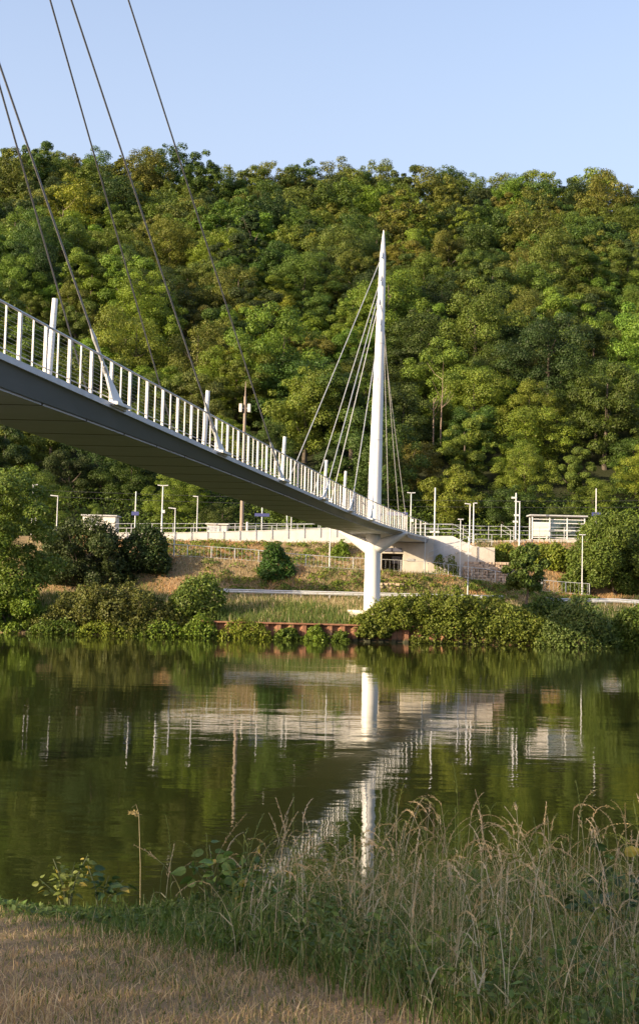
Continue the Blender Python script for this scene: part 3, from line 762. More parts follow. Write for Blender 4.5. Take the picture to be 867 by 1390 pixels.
leafy_plant('knotweed with broad pale green leaves leaning over the water mid-bank', 292, 1215, 1134, 7.8, 5, 6, .085, (.09, .15, .035), 83, .24)
leafy_plant('second broad-leaved plant close right of the leaning knotweed', 345, 1225, 1172, 7.7, 5, 6, .07, (.07, .12, .03), 84, .16)
leafy_plant('bright low leafy weed left of the tall grass', 392, 1245, 1186, 7.8, 6, 6, .06, (.10, .16, .03), 85, .15)
leafy_plant('dark broad-leaved plant in the tall grass by the right edge', 822, 1262, 1200, 6.9, 6, 5, .11, (.035, .07, .03), 86, .2)
leafy_plant('dark broad-leaved plant higher up at the right edge', 858, 1210, 1140, 7.4, 5, 5, .10, (.04, .08, .03), 87, .18)
leafy_plant('leafy weed with small leaves in front of the middle weeds', 470, 1262, 1205, 7.2, 6, 8, .045, (.075, .13, .03), 88, .14)
# the single tall stalk on the left
b = at(191, 1225, 8.3)
e = thing('grass_stalk', 'single tall dry grass stalk with drooping tip on the left bank', 'grass stalk', (b.x, 8.3, gz(b.x, 8.3)))
H = at(183, 1092, 8.3).z - gz(b.x, 8.3)
pts = [(0, 0, -.02), (.005, 0, H * .4), (-.01, 0, H * .75), (-.03, 0, H * .96), (-.05, 0, H), (-.075, 0, H * .985)]
MB().tube(pts, [.0028, .0025, .002, .0016, .0012, .0008], 5).build('stalk', M['straw'] if 'straw' in M else surf('straw', two((.30, .25, .15), .2), 20, .8), e, smooth=True)
r = np.random.default_rng(9); Vs = []
for i in range(40):
    t = r.random(); q = np.array(pts[3]) * (1 - t) + np.array(pts[5]) * t; q = q + np.array([-.01 * t, 0, -.03 * t * t]); d = unit(np.array([-.5, 0, -.4]) + r.normal(size=3) * .5); o_ = unit(np.cross(d, [0, 1, .1])) * .003
    Vs.append([q, q + d * .012 - o_, q + d * .026, q + d * .012 + o_])
for (t, s, l) in ((.25, 1, .16), (.33, -1, .14), (.2, -1, .18)):
    a = np.array([0, 0, H * t]); pr = a; pw = .007
    for k in range(4):
        u_ = (k + 1) / 4; nx_ = a + np.array([s * l * u_, 0, l * (.7 * u_ - .6 * u_ * u_)]); nw = .007 * (1 - u_)
        Vs.append([pr - np.array([0, 0, pw / 2]), pr + np.array([0, 0, pw / 2]), nx_ + np.array([0, 0, nw / 2]), nx_ - np.array([0, 0, nw / 2])]); pr, pw = nx_, nw
np_mesh('blades', np.array(Vs), 4, M['grass'], np.tile(np.array([.38, .30, .15]), (len(Vs), 1)), e)
# trees behind the photographer that keep the near bank in shade
for i, (x, y, sc, lb) in enumerate([(-17, -6.5, 1.15, 'shade tree behind the near bank, closest to the water'), (-23, -14, 1.3, 'larger shade tree farther behind the near bank'), (-12.5, -9, .95, 'smallest shade tree behind the near bank')]):
    e = thing('shade_tree', lb, 'tree', (x, y, gz(x, y)), i * 1.3); e.scale = (sc, sc, sc)
    cr = bpy.data.objects.new('crown', hi_mesh[i]); COL.objects.link(cr); cr.parent = e; cr.color = (*GREEN['mid green'], 1)
    tr = bpy.data.objects.new('trunk', hi_trunk[i]); COL.objects.link(tr); tr.parent = e

# ------------------------------------------------------------------ the footbridge
def cx_(Y): return -14.85 + .202 * Y
def zd(Y): return float(np.interp(Y, [10, 29.2, 56, 70, 78, 85, 92, 100, 108.5], [8.87, 8.49, 7.96, 7.69, 7.58, 7.54, 7.55, 7.62, 7.72]))
def dd(Y): return float(np.interp(Y, [14, 31, 34, 40, 45, 56, 75, 92, 96, 110], [.56, .53, .48, .42, .37, .31, .27, .25, .34, .42]))        # top of the deck edge
WX = 1.95                                                    # half width, measured along X
def half(Y): return WX + .22 * max(0, 1 - abs(Y - 92) / 5.5)
bt = Vector((.202, 1, 0)).normalized(); bn = Vector((1, -.202, 0)).normalized()
def edge(Y, side, dz=0.0, off=0.0):
    p = Vector((cx_(Y) + side * half(Y), Y, zd(Y) + dz)); return p + bn * off * side
root = thing('footbridge', 'slender white cable-stayed footbridge with a single pointed pylon on the far bank', 'footbridge', (0, 0, 0))
NP = Vector((cx_(26.5), 26.5, 0)); FP = Vector((at(507, 700, 92).x, 92, 0))
Ys = list(np.arange(14, 88, 3.0)) + [88, 90, 92, 94, 96.5, 99, 103, 106, 108.2]
# deck body: raked fascias and a slightly crowned soffit
def deck_ring(Y):
    c = Vector((cx_(Y), Y, zd(Y))); h = half(Y)
    hb = WX - .48
    if Y > 96: hb = h - .1
    d = dd(Y)
    return [c + Vector((-h, 0, -.06)), c + Vector((h, 0, -.06)), c + Vector((hb, 0, -d)), c + Vector((-hb, 0, -d))]
def loft(rings, closed=True):
    mb = MB(); n = len(rings[0]); pts = [p for r_ in rings for p in r_]; f = []
    for i in range(len(rings) - 1):
        for k in range(n if closed else n - 1):
            k2 = (k + 1) % n; f.append((i * n + k, i * n + k2, (i + 1) * n + k2, (i + 1) * n + k))
    f.append(tuple(range(n))[::-1]); f.append(tuple(range((len(rings) - 1) * n, len(rings) * n)))
    return mb.poly(pts, f)
deck = loft([deck_ring(y) for y in Ys]).build('deck', M['fascia'], root)
# walking surface
loft([[Vector((cx_(y) - half(y) + .16, y, zd(y) - .09)), Vector((cx_(y) + half(y) - .16, y, zd(y) - .09)), Vector((cx_(y) + half(y) - .16, y, zd(y) - .02)), Vector((cx_(y) - half(y) + .16, y, zd(y) - .02))] for y in Ys]).build('walkway', M['decktop'], deck)
for sd in (-1, 1):
    rings = []
    for y in Ys:
        e0 = edge(y, sd)
        rings.append([e0 + bn * sd * .05 + Vector((0, 0, -.12)), e0 + bn * sd * .05 + Vector((0, 0, .03)), e0 - bn * sd * .14 + Vector((0, 0, .03)), e0 - bn * sd * .14 + Vector((0, 0, -.085))])
    loft(rings).build('deck_edge', M['edge'], deck)
# soffit panels with dark open joints between them
y = 15.0
while y < 96:
    y2 = y + 2.93; g = .05
    def sp(Y, s_, z): return Vector((cx_(Y) + s_ * (WX - .56), Y, zd(Y) - dd(Y) + z))
    MB().poly([sp(y + g, -1, -.004), sp(y + g, 1, -.004), sp(y2 - g, 1, -.004), sp(y2 - g, -1, -.004), sp(y + g, -1, -.05), sp(y + g, 1, -.05), sp(y2 - g, 1, -.05), sp(y2 - g, -1, -.05)],
              [(0, 3, 2, 1), (4, 5, 6, 7), (0, 1, 5, 4), (1, 2, 6, 5), (2, 3, 7, 6), (3, 0, 4, 7)]).build('soffit_panel', M['soffit'], deck)
    if y < 90:
        a = sp(y2, -1, -.03); b2 = sp(y2, 1, -.03); 
        MB().box((a + b2) / 2, ((b2 - a).length, .06, .05)).build('joint_strip', M['joint'], deck)
    y = y2
# railings
PY = []
y = 27.0
while y < 107.5:
    PY.append(y); y += 1.47
def post_mb():
    mb = MB()
    for s_ in (-1, 1): mb.box((0, s_ * .034, .58), (.075, .032, 1.16))
    for k in range(4): mb.box((0, 0, .2 + k * .27), (.05, .05, .03))
    return mb
post = post_mb().build('railing_post', M['post'], root)
bal = MB().box((0, 0, .58), (.038, .038, 1.14)).build('baluster', M['post'], root)
rzb = math.atan2(-.202, 1)
first = {}
for sd in (1, -1):
    for i, y in enumerate(PY):
        if sd == -1 and i >= 45: continue
        for src, yy in ((post, y), (bal, y + .735)):
            if y > 92 and (src is bal or i % 2): continue
            o = src if src not in first else src.copy()
            if src in first: COL.objects.link(o)
            first[src] = 1
            o.location = edge(yy, sd, .03, -.05); o.rotation_euler = (0, 0, rzb)
hr = None
for sd in (-1, 1):
    yy = list(np.arange(14, 88, 4.0)) + [88, 90, 92, 94, 96.5, 99, 103, 107.6]
    hr = MB().tube([edge(v, sd, 1.19, -.05) for v in yy], .032, 8).build('handrail', M['rail'], root, smooth=True)
    MB().tube([edge(v, sd, .17, -.05) for v in yy], .014, 6).build('lower_rail', M['rail'], root, smooth=True)
    mb = MB()
    for k in range(9): mb.tube([edge(v, sd, .27 + .1 * k, -.05) for v in yy], .0035, 4, False)
    mb.build('infill_wires', M['rail'], root)
# pylons
def pylon(P, z0, zdk, ztop, name, lean=0.0):
    prof = [(z0 - 1.0, .58), (z0, .57), (zdk - 1.6, .535), (zdk, .50), (zdk + .32 * (ztop - zdk), .41), (zdk + .64 * (ztop - zdk), .31), (zdk + .86 * (ztop - zdk), .235), (ztop - 1.9, .21), (ztop - .9, .13), (ztop - .25, .065), (ztop, .035)]
    lx = lean / (ztop - z0)
    o = MB().tube([(P.x + lx * max(a - zdk, 0), P.y, a) for a, _ in prof], [b for _, b in prof], 40).build(name, M['white'], root, smooth=True)
    for zz in (zdk + 6.2, zdk + 13.0, z0 + .12):
        rr2 = float(np.interp(zz, [a for a, _ in prof], [b for _, b in prof]))
        xl = P.x + lx * max(zz - zdk, 0); MB().tube([(xl, P.y, zz), (xl, P.y, zz + .07)], rr2 + .012, 40).build('weld_collar', M['edge'], o, smooth=True)
    # forked head that carries the deck edges
    zt = zdk - .10
    for sd in (-1, 1):
        a = Vector((P.x, P.y, zt - 1.22)) + bn * sd * .12; b = Vector((P.x, P.y, zt - .08)) + bn * sd * 2.34
        sec = []
        for t in np.linspace(0, 1, 9):
            c = a.lerp(b, t); w_ = .50 - .22 * t; h_ = .64 - .53 * t
            ring = []
            for k in range(20):
                an = 2 * math.pi * k / 20
                ring.append(c + bt * math.cos(an) * w_ + Vector((0, 0, 1)) * math.sin(an) * h_)
            sec.append(ring)
        loft(sec).build('bearing_arm', M['white'], o, smooth=True)
    # web plate between the arms and the soffit, and the footing
    ft = MB().prism([(P.x + math.cos(k * math.pi / 8) * 1.7, P.y + math.sin(k * math.pi / 8) * 1.7, z0 - .9) for k in range(16)], (0, 0, 1.15)).build('footing', M['concrete'], o, bevel=.04)
    return o
zt_far = at(521, 312, 92).z
LEAN = at(521, 312, 92).x - FP.x - .02
pyl = pylon(FP, 1.75, zd(92), zt_far, 'pylon', LEAN * (zt_far - 1.75) / (zt_far - zd(92)))
pn = pylon(NP, 1.75, zd(26.5), 37.0, 'pylon')
# cables: (photo pixel where it leaves the pylon, anchor Y, deck side)
def axis_z(P, px, py, anchor):
    """height on the pylon axis at which a cable from this anchor passes through the pixel line"""
    A = Vector(proj(anchor)); B = Vector((px, py)); 
    lo, hi = 10, 80
    def side(z):
        q = Vector(proj((P.x, P.y, z))); return (B.x - A.x) * (q.y - A.y) - (B.y - A.y) * (q.x - A.x)
    s0 = side(lo)
    for _ in range(40):
        m_ = (lo + hi) / 2
        if (side(m_) > 0) == (s0 > 0): lo = m_
        else: hi = m_
    return lo
def anchor_fin(Y, sd, top, sock=.95):
    """white gusset plate at the deck edge with the cable socket rising from it"""
    base = edge(Y, sd, .03, .10)
    d = (top - base).normalized(); along = Vector((bt.x, bt.y, -.0196)).normalized()
    sgn = 1 if d.dot(along) > 0 else -1
    apex = base + d * 1.05
    side_v = d.cross(along).normalized()
    mb = MB()
    o_ = [base - along * sgn * .78 + Vector((0, 0, -.10)), base + along * sgn * .28 + Vector((0, 0, -.10)), apex + along * sgn * .06, apex - along * sgn * .09]
    mb.prism([p - bn * .03 for p in o_], bn * .06)
    fin = mb.build('anchor_fin', M['white'], root)
    MB().box(base + Vector((0, 0, -.015)) - bn * sd * .14 - along * sgn * .15, (.62, 1.1, .09), rzb).build('bracket', M['white'], fin)
    mb = MB()
    mb.tube([apex - d * .14, apex + d * .12], .075, 12); mb.tube([apex + d * .1, apex + d * (sock - .2), apex + d * sock], [.05, .05, .065], 12)
    mb.tube([apex + d * sock, apex + d * (sock + .3)], [.065, .03], 12)
    mb.build('cable_socket', M['galv'], fin, smooth=True)
    return apex + d * (sock + .1)
def cable(A, B, rad=.029, mat='cable'):
    sag = (B - A).length * .0012
    pts = [A.lerp(B, t) + Vector((0, 0, -sag * 4 * t * (1 - t))) for t in np.linspace(0, 1, 9)]
    MB().tube(pts, rad, 8).build('cable', M[mat], root, smooth=True)
def lug(P, z, target, rp):
    d = (Vector((target.x, target.y, 0)) - Vector((P.x, P.y, 0))).normalized(); c = Vector((P.x + (LEAN * (z - zd(92)) / (zt_far - zd(92)) if P is FP else 0), P.y, z))
    s_ = Vector((-d.y, d.x, 0)) * .025
    o_ = [c + d * (rp - .05) + Vector((0, 0, .28)), c + d * (rp - .05) + Vector((0, 0, -.3)), c + d * (rp + .13) + Vector((0, 0, -.34)), c + d * (rp + .13) + Vector((0, 0, -.12))]
    MB().prism([p - s_ for p in o_], s_ * 2).build('cable_lug', M['white'], pyl if P is FP else pn)
    return c + d * (rp + .1) + Vector((0, 0, -.24))
for (Yc, sd, px, py) in ((35.9, 1, 0, 83), (46.3, 1, 100, 0), (55.7, 1, 178, 0), (46.2, -1, 0, 107), (55.9, -1, 71, 0)):
    A = edge(Yc, sd, .8, .1)
    z = axis_z(NP, px, py, A); T = Vector((NP.x, NP.y, z)); L = lug(NP, z + .2, A, .3)
    cable(anchor_fin(Yc, sd, L), L, .028, 'darkcable')
def prad(z):
    t = (z - zd(92)) / (zt_far - zd(92)); return np.interp(t, [0, .32, .64, .86, 1], [.5, .41, .31, .235, .15])
for (Yc, sd, py) in ((72.3, -1, 345), (79.8, -1, 376), (64.6, 1, 382), (86, -1, 408), (72.0, 1, 436), (79.0, 1, 444)):
    A = edge(Yc, sd, .8, .1); z = at(515, py, 92).z; L = lug(FP, z, A, prad(z))
    cable(anchor_fin(Yc, sd, L, .7), L, .027)
for (Yb, off, py) in ((103.2, -.5, 372), (106.0, .0, 402), (108.0, .35, 430)):
    A = Vector((cx_(Yb) + off, Yb, zd(99) + .1)); z = at(525, py, 92).z; L = lug(FP, z, A, prad(z))
    cable(A, L, .027)
    MB().box(A + Vector((0, 0, .1)), (.12, .5, .5)).build('anchor_fin', M['white'], root)

# light columns standing on the far edge of the deck
for i, (y, lb) in enumerate([(40.4, 'nearest and largest leaning white light column on the bridge, at the left edge'), (57.0, 'second white light column on the bridge, beside the second big cable anchor'),
                             (71.7, 'white light column on the bridge beside the middle cable anchor'), (83.3, 'white light column on the bridge in front of the pylon stays'), (91.0, 'light column on the bridge right beside the pylon')]):
    p = edge(y, -1, .03, -.22); t = bn * .045
    e = thing('light_column', lb, 'lamp post', p, 0, 'white light columns along the bridge deck')
    H = 3.9
    MB().tube([(0, 0, 0), tuple(t * H * .5 + Vector((0, 0, H * .5))), tuple(t * H + Vector((0, 0, H)))], [.11, .10, .09], 14).build('column', M['white'], e, smooth=True)
    mb = MB()
    for k in range(3): mb.tube([tuple(t * (H - .5 - .35 * k) + Vector((0, 0, H - .5 - .35 * k))), tuple(t * (H - .47 - .35 * k) + Vector((0, 0, H - .47 - .35 * k)))], .097, 14)
    mb.build('light_slot', M['galv'], e)
    MB().box((0, 0, .02), (.3, .3, .04)).build('base_plate', M['galv'], e)

# ------------------------------------------------------------------ far bank structures
def wx(px, py, Y): return at(px, py, Y).x
# sheet piling along the water
e = thing('sheet_pile_wall', 'rusty corrugated steel sheet piling along the far waterline', 'retaining wall', (0, 88, 0))
x0, x1 = -7.6, 11.6
mb = MB(); top = []; per = .84; x = x0; prof = []
while x < x1:
    prof += [(x, 0.0), (x + .26, 0.0), (x + .40, .22), (x + .70, .22)]; x += per
n = len(prof)
pts = [(a, b - .04, -1.8) for a, b in prof] + [(a, b - .04, 1.02) for a, b in prof] + [(a, b + .0, 1.02) for a, b in prof] + [(a, b, -1.8) for a, b in prof]
f = []
for i in range(n - 1):
    f += [(i, i + 1, n + i + 1, n + i), (n + i, n + i + 1, 2 * n + i + 1, 2 * n + i), (2 * n + i, 2 * n + i + 1, 3 * n + i + 1, 3 * n + i)]
mb.poly(pts, f).build('piling', M['rust'], e)
MB().box(((x0 + x1) / 2, .09, 1.07), (x1 - x0 + .2, .46, .09)).build('capping_beam', M['rust'], e)

def post_rail_fence(name, label, pts, H, rails, mat, every=2.0, pr=.03, rr=.025, bars=0, group=None, top_r=None):
    """posts and rails following ground points; infill bars between the rails"""
    e = thing(name, label, 'fence', pts[0], 0, group); o0 = Vector(pts[0])
    P = [Vector(p) - o0 for p in pts]
    segs = [(P[i], P[i + 1]) for i in range(len(P) - 1)]
    L = [0]
    for a, b in segs: L.append(L[-1] + (b - a).length)
    def on(s):
        for i, (a, b) in enumerate(segs):
            if s <= L[i + 1] + 1e-6: return a.lerp(b, (s - L[i]) / (L[i + 1] - L[i]))
        return P[-1]
    npost = max(int(round(L[-1] / every)), 1)
    for i in range(npost + 1):
        p = on(L[-1] * i / npost); MB().tube([p + Vector((0, 0, -.15)), p + Vector((0, 0, H))], pr, 6).build('post', mat, e)
    for h in rails: MB().tube([p + Vector((0, 0, h)) for p in P], top_r if (top_r and h == max(rails)) else rr, 6).build('rail', mat, e, smooth=True)
    if bars:
        mb = MB(); k = int(L[-1] / bars)
        for i in range(k): 
            p = on(L[-1] * (i + .5) / k); mb.box(p + Vector((0, 0, (rails[0] + rails[-1]) / 2)), (.012, .012, rails[-1] - rails[0]))
        mb.build('infill_bars', mat, e)
    return e
def gpts(pxs, Y, dz=0.0, n=1):
    return [Vector((wx(px, 760, Y), Y, gz(wx(px, 760, Y), Y) + dz)) for px in pxs]
post_rail_fence('path_fence', 'long galvanised mesh fence along the footpath below the platform', gpts([222, 260, 300, 342, 400, 460, 520, 579, 620, 660, 700, 739, 770, 800], 104.9), 1.0, [.12, .98], M['galv'], 1.9, .034, .024, .33)
# guard rail by the road
def guardrail(label, pxs, Y=97.9):
    P = gpts(pxs, Y); o0 = P[0]
    e = thing('guardrail', label, 'guardrail', o0)
    P = [p - o0 for p in P]
    sec = [(0, .78), (-.04, .72), (.0, .66), (-.04, .58), (0, .50), (.02, .50), (.02, .78)]
    rings = [[p + Vector((0, a, z)) for a, z in sec] for p in P]
    loft(rings).build('beam', M['galv'], e)
    n = max(int((P[-1] - P[0]).length / 2), 1)
    for i in range(n + 1):
        q = P[0].lerp(P[-1], i / n); k = min(int(i / n * (len(P) - 1)), len(P) - 2)
        MB().box(q + Vector((0, .08, .3)), (.08, .1, .9)).build('post', M['galv'], e)
guardrail('long low steel guardrail beside the riverside road left of the bank tree', list(range(292, 700, 17)))
guardrail('shorter steel guardrail at the right edge beyond the bank tree', list(range(742, 905, 16)), 96.9)

# white ramp parapet and the fences of the platform
def wall_run(name, label, cat, pxs, Y, z0s, z1s, th, mat, posts=None):
    X = [wx(p, 720, Y) for p in pxs]
    o0 = Vector((X[0], Y, z0s[0])); e = thing(name, label, cat, o0)
    rings = [[Vector((x, Y, a - 1.0)) - o0, Vector((x, Y, b)) - o0, Vector((x, Y + th, b)) - o0, Vector((x, Y + th, a - 1.0)) - o0] for x, a, b in zip(X, z0s, z1s)]
    loft(rings).build('wall', mat, e)
    rings = [[Vector((x, Y - .03, b + .002)) - o0, Vector((x, Y - .03, b + .06)) - o0, Vector((x, Y + th + .03, b + .06)) - o0, Vector((x, Y + th + .03, b + .002)) - o0] for x, a, b in zip(X, z0s, z1s)]
    loft(rings).build('coping', mat, e)
    return e, X, o0
YP = 111.2
pxs = [150, 230, 300, 380, 455, 500]
zb = [at(p, q, YP).z for p, q in zip(pxs, [734, 735, 732, 729, 727, 726])]; zt_ = [at(p, q, YP).z for p, q in zip(pxs, [724, 724, 722.5, 720, 717.5, 717])]
e, X, o0 = wall_run('ramp_parapet', 'white parapet wall of the ramp leading up to the bridge deck', 'parapet', pxs, YP, zb, zt_, .25, M['whitewall'])
n = 16
for i in range(n + 1):
    x = X[0] + (X[-1] - X[0]) * i / n; z = np.interp(x, X, zt_); 
    MB().tube([(x - o0.x, -.06, z - o0.z - .7), (x - o0.x, -.06, z - o0.z + .45)], .025, 6).build('post', M['galv'], e)
MB().tube([(x - o0.x, -.06, z - o0.z + .43) for x, z in zip(X, zt_)], .025, 6).build('handrail', M['galv'], e)
def raised(pxs, Y, pys): return [at(p, q, Y) for p, q in zip(pxs, pys)]
post_rail_fence('platform_fence', 'galvanised railing along the platform behind the white ramp parapet', [Vector((wx(p, 720, 113.2), 113.2, at(p, 728, 113.2).z)) for p in (150, 220, 300, 380, 460)], 1.1, [.3, .7, 1.08], M['galv'], 1.8, .03, .022)
# abutment with the underpass
xa, xb, ya = wx(512, 750, 108), wx(588, 750, 108), 108.0
zt0 = zd(108) - .46
e = thing('bridge_abutment', 'pale concrete abutment under the end of the bridge with the dark underpass opening', 'abutment', (xa, ya, 4.6))
def loc(px, py): p = at(px, py, ya); return p.x - xa, p.z - 4.6
ox0, oz1 = loc(518, 751); ox1, _ = loc(547, 751); wl = xb - xa; zt1 = zt0 - 4.6
mb = MB()
mb.box((ox0 / 2, .2, zt1 / 2 - .3), (ox0, .4, zt1 + .6)); mb.box(((ox1 + wl) / 2, .2, zt1 / 2 - .3), (wl - ox1, .4, zt1 + .6)); mb.box(((ox0 + ox1) / 2, .2, (oz1 + zt1) / 2), (ox1 - ox0, .4, zt1 - oz1))
mb.build('wall', M['concrete'], e)
mb = MB(); D = 4.2
mb.box((ox0 - .1, .4 + D / 2, oz1 / 2), (.2, D, oz1 + .4)); mb.box((ox1 + .1, .4 + D / 2, oz1 / 2), (.2, D, oz1 + .4)); mb.box(((ox0 + ox1) / 2, .4 + D, oz1 / 2), (ox1 - ox0 + .4, .2, oz1 + .4)); mb.box(((ox0 + ox1) / 2, .4 + D / 2, oz1 + .1), (ox1 - ox0 + .4, D, .2))
mb.build('passage', M['concrete'], e)
MB().box((wl / 2, 2.5, zt1 + .21), (wl + .2, 4.6, .40)).build('cover_slab', M['concrete'], e)
sx0, sz1 = loc(520, 743.5); sx1, sz0 = loc(545, 749)
MB().box(((sx0 + sx1) / 2, -.05, (sz0 + sz1) / 2), (sx1 - sx0, .08, sz1 - sz0)).build('sign_board', M['slate'], e)
bx0, bz1 = loc(533, 753); bx1, bz0 = loc(546, 763)
MB().box(((bx0 + bx1) / 2, 1.3, (bz0 + bz1) / 2 - .1), (bx1 - bx0, .08, bz1 - bz0)).build('display_board', M['slate'], e)
px0_, pz1 = loc(552, 758); px1_, pz0 = loc(562, 762)
MB().box(((px0_ + px1_) / 2, -.03, (pz0 + pz1) / 2), (px1_ - px0_, .04, pz1 - pz0)).build('plaque', M['roofgrey'], e)
# stairs up to the platform, two flights side by side
ys_ = 107.7
sxs = [wx(p, 745, ys_) for p in (580, 613, 640, 648)]
e = thing('station_stairs', 'concrete stairs climbing to the platform behind a white side wall right of the abutment', 'stairs', (sxs[0], ys_, 4.7))
def sl(px, py, y_=ys_): p = at(px, py, y_); return Vector((p.x - sxs[0], y_ - ys_, p.z - 4.7))
a = sl(580, 766); b = sl(647, 741)
mb = MB(); n = 10
for i in range(n):
    t = (i + .5) / n; c = a.lerp(b, t); h = c.z + .6
    mb.box((c.x, .65, c.z - h / 2), ((b.x - a.x) / n + .002, 1.2, h))
mb.build('lower_flight', M['concrete'], e)
mb = MB()
yw = 109.15 
ol = [sl(577, 727.5, yw), sl(614, 727.5, yw), sl(643, 742, yw), sl(650, 742, yw), sl(650, 766, yw), sl(577, 772, yw)]
mb.prism(ol, (0, .25, 0)); mb.build('side_wall', M['whitewall'], e)
a2 = sl(614, 729, 109.5); b2 = sl(646, 742, 109.5)
mb = MB()
for i in range(6):
    t = (i + .5) / 6; c = a2.lerp(b2, t); mb.box((c.x, 2.4, c.z - 1.4), ((b2.x - a2.x) / 6 + .002, 1.2, 2.8 - .12))
mb.build('upper_flight', M['concrete'], e)
MB().box((b.x + .75, 1.6, b.z - 1.3), (1.4, 3.2, 2.4)).build('landing', M['concrete'], e)
def railrun(pts, H, ev=1.2):
    mb = MB(); 
    for h in (H, H * .55): mb.tube([p + Vector((0, 0, h)) for p in pts], .024, 6)
    for a_, b_ in zip(pts[:-1], pts[1:]):
        k = max(int((b_ - a_).length / ev), 1)
        for i in range(k + 1): q = a_.lerp(b_, i / k); mb.tube([q, q + Vector((0, 0, H))], .022, 6)
    return mb
railrun([a + Vector((0, .02, .05)), b + Vector((0, .02, .05)), b + Vector((1.2, .02, .05))], .9).build('handrail', M['galv'], e)
railrun([sl(577, 727, yw + .1), sl(614, 727, yw + .1), sl(643, 742, yw + .1)], .95).build('handrail', M['galv'], e)
# pale wall, second stair rail and fence in front of the shelter
YR = 111.6
pxs = [648, 680, 722, 800]
e, X, o0 = wall_run('platform_wall', 'pale wall along the platform edge under the shelter', 'retaining wall', pxs, YR, [at(p, 745, YR).z for p in pxs], [at(p, q, YR).z for p, q in zip(pxs, (735, 735, 733, 733))], .25, M['whitewall'])
post_rail_fence('platform_fence', 'galvanised railing on top of the platform edge right of the stairs', [Vector((wx(p, 720, 112.3), 112.3, at(p, q, 112.3).z)) for p, q in ((560, 727), (612, 728), (650, 730), (720, 731), (800, 732))], 1.0, [.3, .65, .98], M['galv'], 2.0, .03, .022)
e = post_rail_fence('stair_rail', 'sloping handrail of the second stairs left of the shelter', [at(680, 727, 111.3), at(705, 742, 111.3)], .95, [.5, .93], M['galv'], 1.0, .03, .024)
# dry stone terraces below the stairs
for i, (p0, p1, yt, Y, lb) in enumerate([(630, 694, 764, 106.9, 'upper dry stone terrace wall under the station stairs'), (640, 690, 772, 106.3, 'lower dry stone terrace wall beside the path fence'), (516, 545, 795, 103.2, 'small pile of pale boulders on the slope right of the pier')]):
    xa_, xb_ = wx(p0, 765, Y), wx(p1, 765, Y); zt__ = at((p0 + p1) / 2, yt, Y).z; z0 = gz((xa_ + xb_) / 2, Y) - .2
    if zt__ < z0 + .35: zt__ = z0 + .45
    e = thing('stone_wall', lb, 'stone wall', (xa_, Y, z0)); mb = MB(); r = random.Random(i)
    z = 0
    while z < zt__ - z0:
        h = r.uniform(.16, .26); x = r.uniform(-.2, 0)
        while x < xb_ - xa_:
            w_ = r.uniform(.25, .6); mb.box((x + w_ / 2, r.uniform(-.16, .16), z + h / 2), (w_ - .03, .4, h - .02), r.uniform(-.2, .2)); x += w_
        z += h
    mb.build('stones', M['stonewall'], e, bevel=.03)
# shelter on the platform
Ysh = 114.0
sx0, sx1 = wx(722, 720, Ysh), wx(793, 720, Ysh); zb_ = at(757, 732, Ysh).z; zt_ = at(757, 701, Ysh).z; H = zt_ - zb_
e = thing('platform_shelter', 'white framed glass platform shelter with one white panel and flat roof', 'shelter', (sx0, Ysh, zb_))
Wd = sx1 - sx0
MB().box((Wd / 2, .7, H + .05), (Wd + .5, 2.0, .12)).build('roof', M['roofgrey'], e, bevel=.02)
for i in range(4):
    MB().box((Wd * i / 3, 0, H / 2 - .1), (.09, .09, H + .18)).build('post', M['white'], e)
    MB().box((Wd * i / 3, 1.4, H / 2 - .1), (.09, .09, H + .18)).build('post', M['white'], e)
MB().box((Wd / 6, -.002, H * .42), (Wd / 3 - .1, .04, H * .62)).build('side_panel', M['boxwhite'], e)
for i in (1, 2):
    MB().box((Wd * (i + .5) / 3, 0, H * .45), (Wd / 3 - .1, .02, H * .8)).build('pane', M['glass'], e)
for i in range(3):
    MB().box((Wd * (i + .5) / 3, 1.4, H * .45), (Wd / 3 - .1, .02, H * .8)).build('pane', M['glass'], e)
for h in (.06, .40, .70, .86): MB().box((Wd / 2, .0, H * h), (Wd, .06, .06)).build('crossbar', M['white'], e)
MB().box((Wd * .62, 1.0, .45), (Wd * .5, .4, .08)).build('bench', M['galv'], e)
MB().box((Wd * .78, 1.3, H * .45), (.9, .04, .8)).build('timetable', M['roofgrey'], e)
MB().box((Wd / 2, .7, -.45), (Wd + .6, 2.2, .8)).build('base', M['concrete'], e)
# cabinets and shed
def cabinet(name, label, px0, px1, py0, py1, Y, mat, roof, dp=1.6):
    a = at(px0, py1, Y); b = at(px1, py0, Y); Wd, H = b.x - a.x, b.z - a.z
    e = thing(name, label, name.split('_')[-1], (a.x, Y, a.z))
    MB().box((Wd / 2, dp / 2, H / 2 - .2), (Wd, dp, H + .4)).build('body', mat, e, bevel=.03)
    MB().box((Wd / 2, dp / 2, H + .05), (Wd + .3, dp + .3, .12)).build('roof', roof, e, bevel=.02)
    MB().box((Wd * .3, -.015, H * .42), (min(.9, Wd * .3), .03, H * .78)).build('door', M['galv'], e)
    return e
cabinet('equipment_cabinet', 'low cream equipment cabinet on the platform beside the brown mast', 281, 308, 712.5, 724, 114.6, M['boxwhite'], M['boxwhite'])
cabinet('station_shed', 'flat-roofed pale shed on the platform behind the dark brownish bush', 112, 157, 701, 716, 115, M['boxwhite'], M['roofgrey'], 2.2)

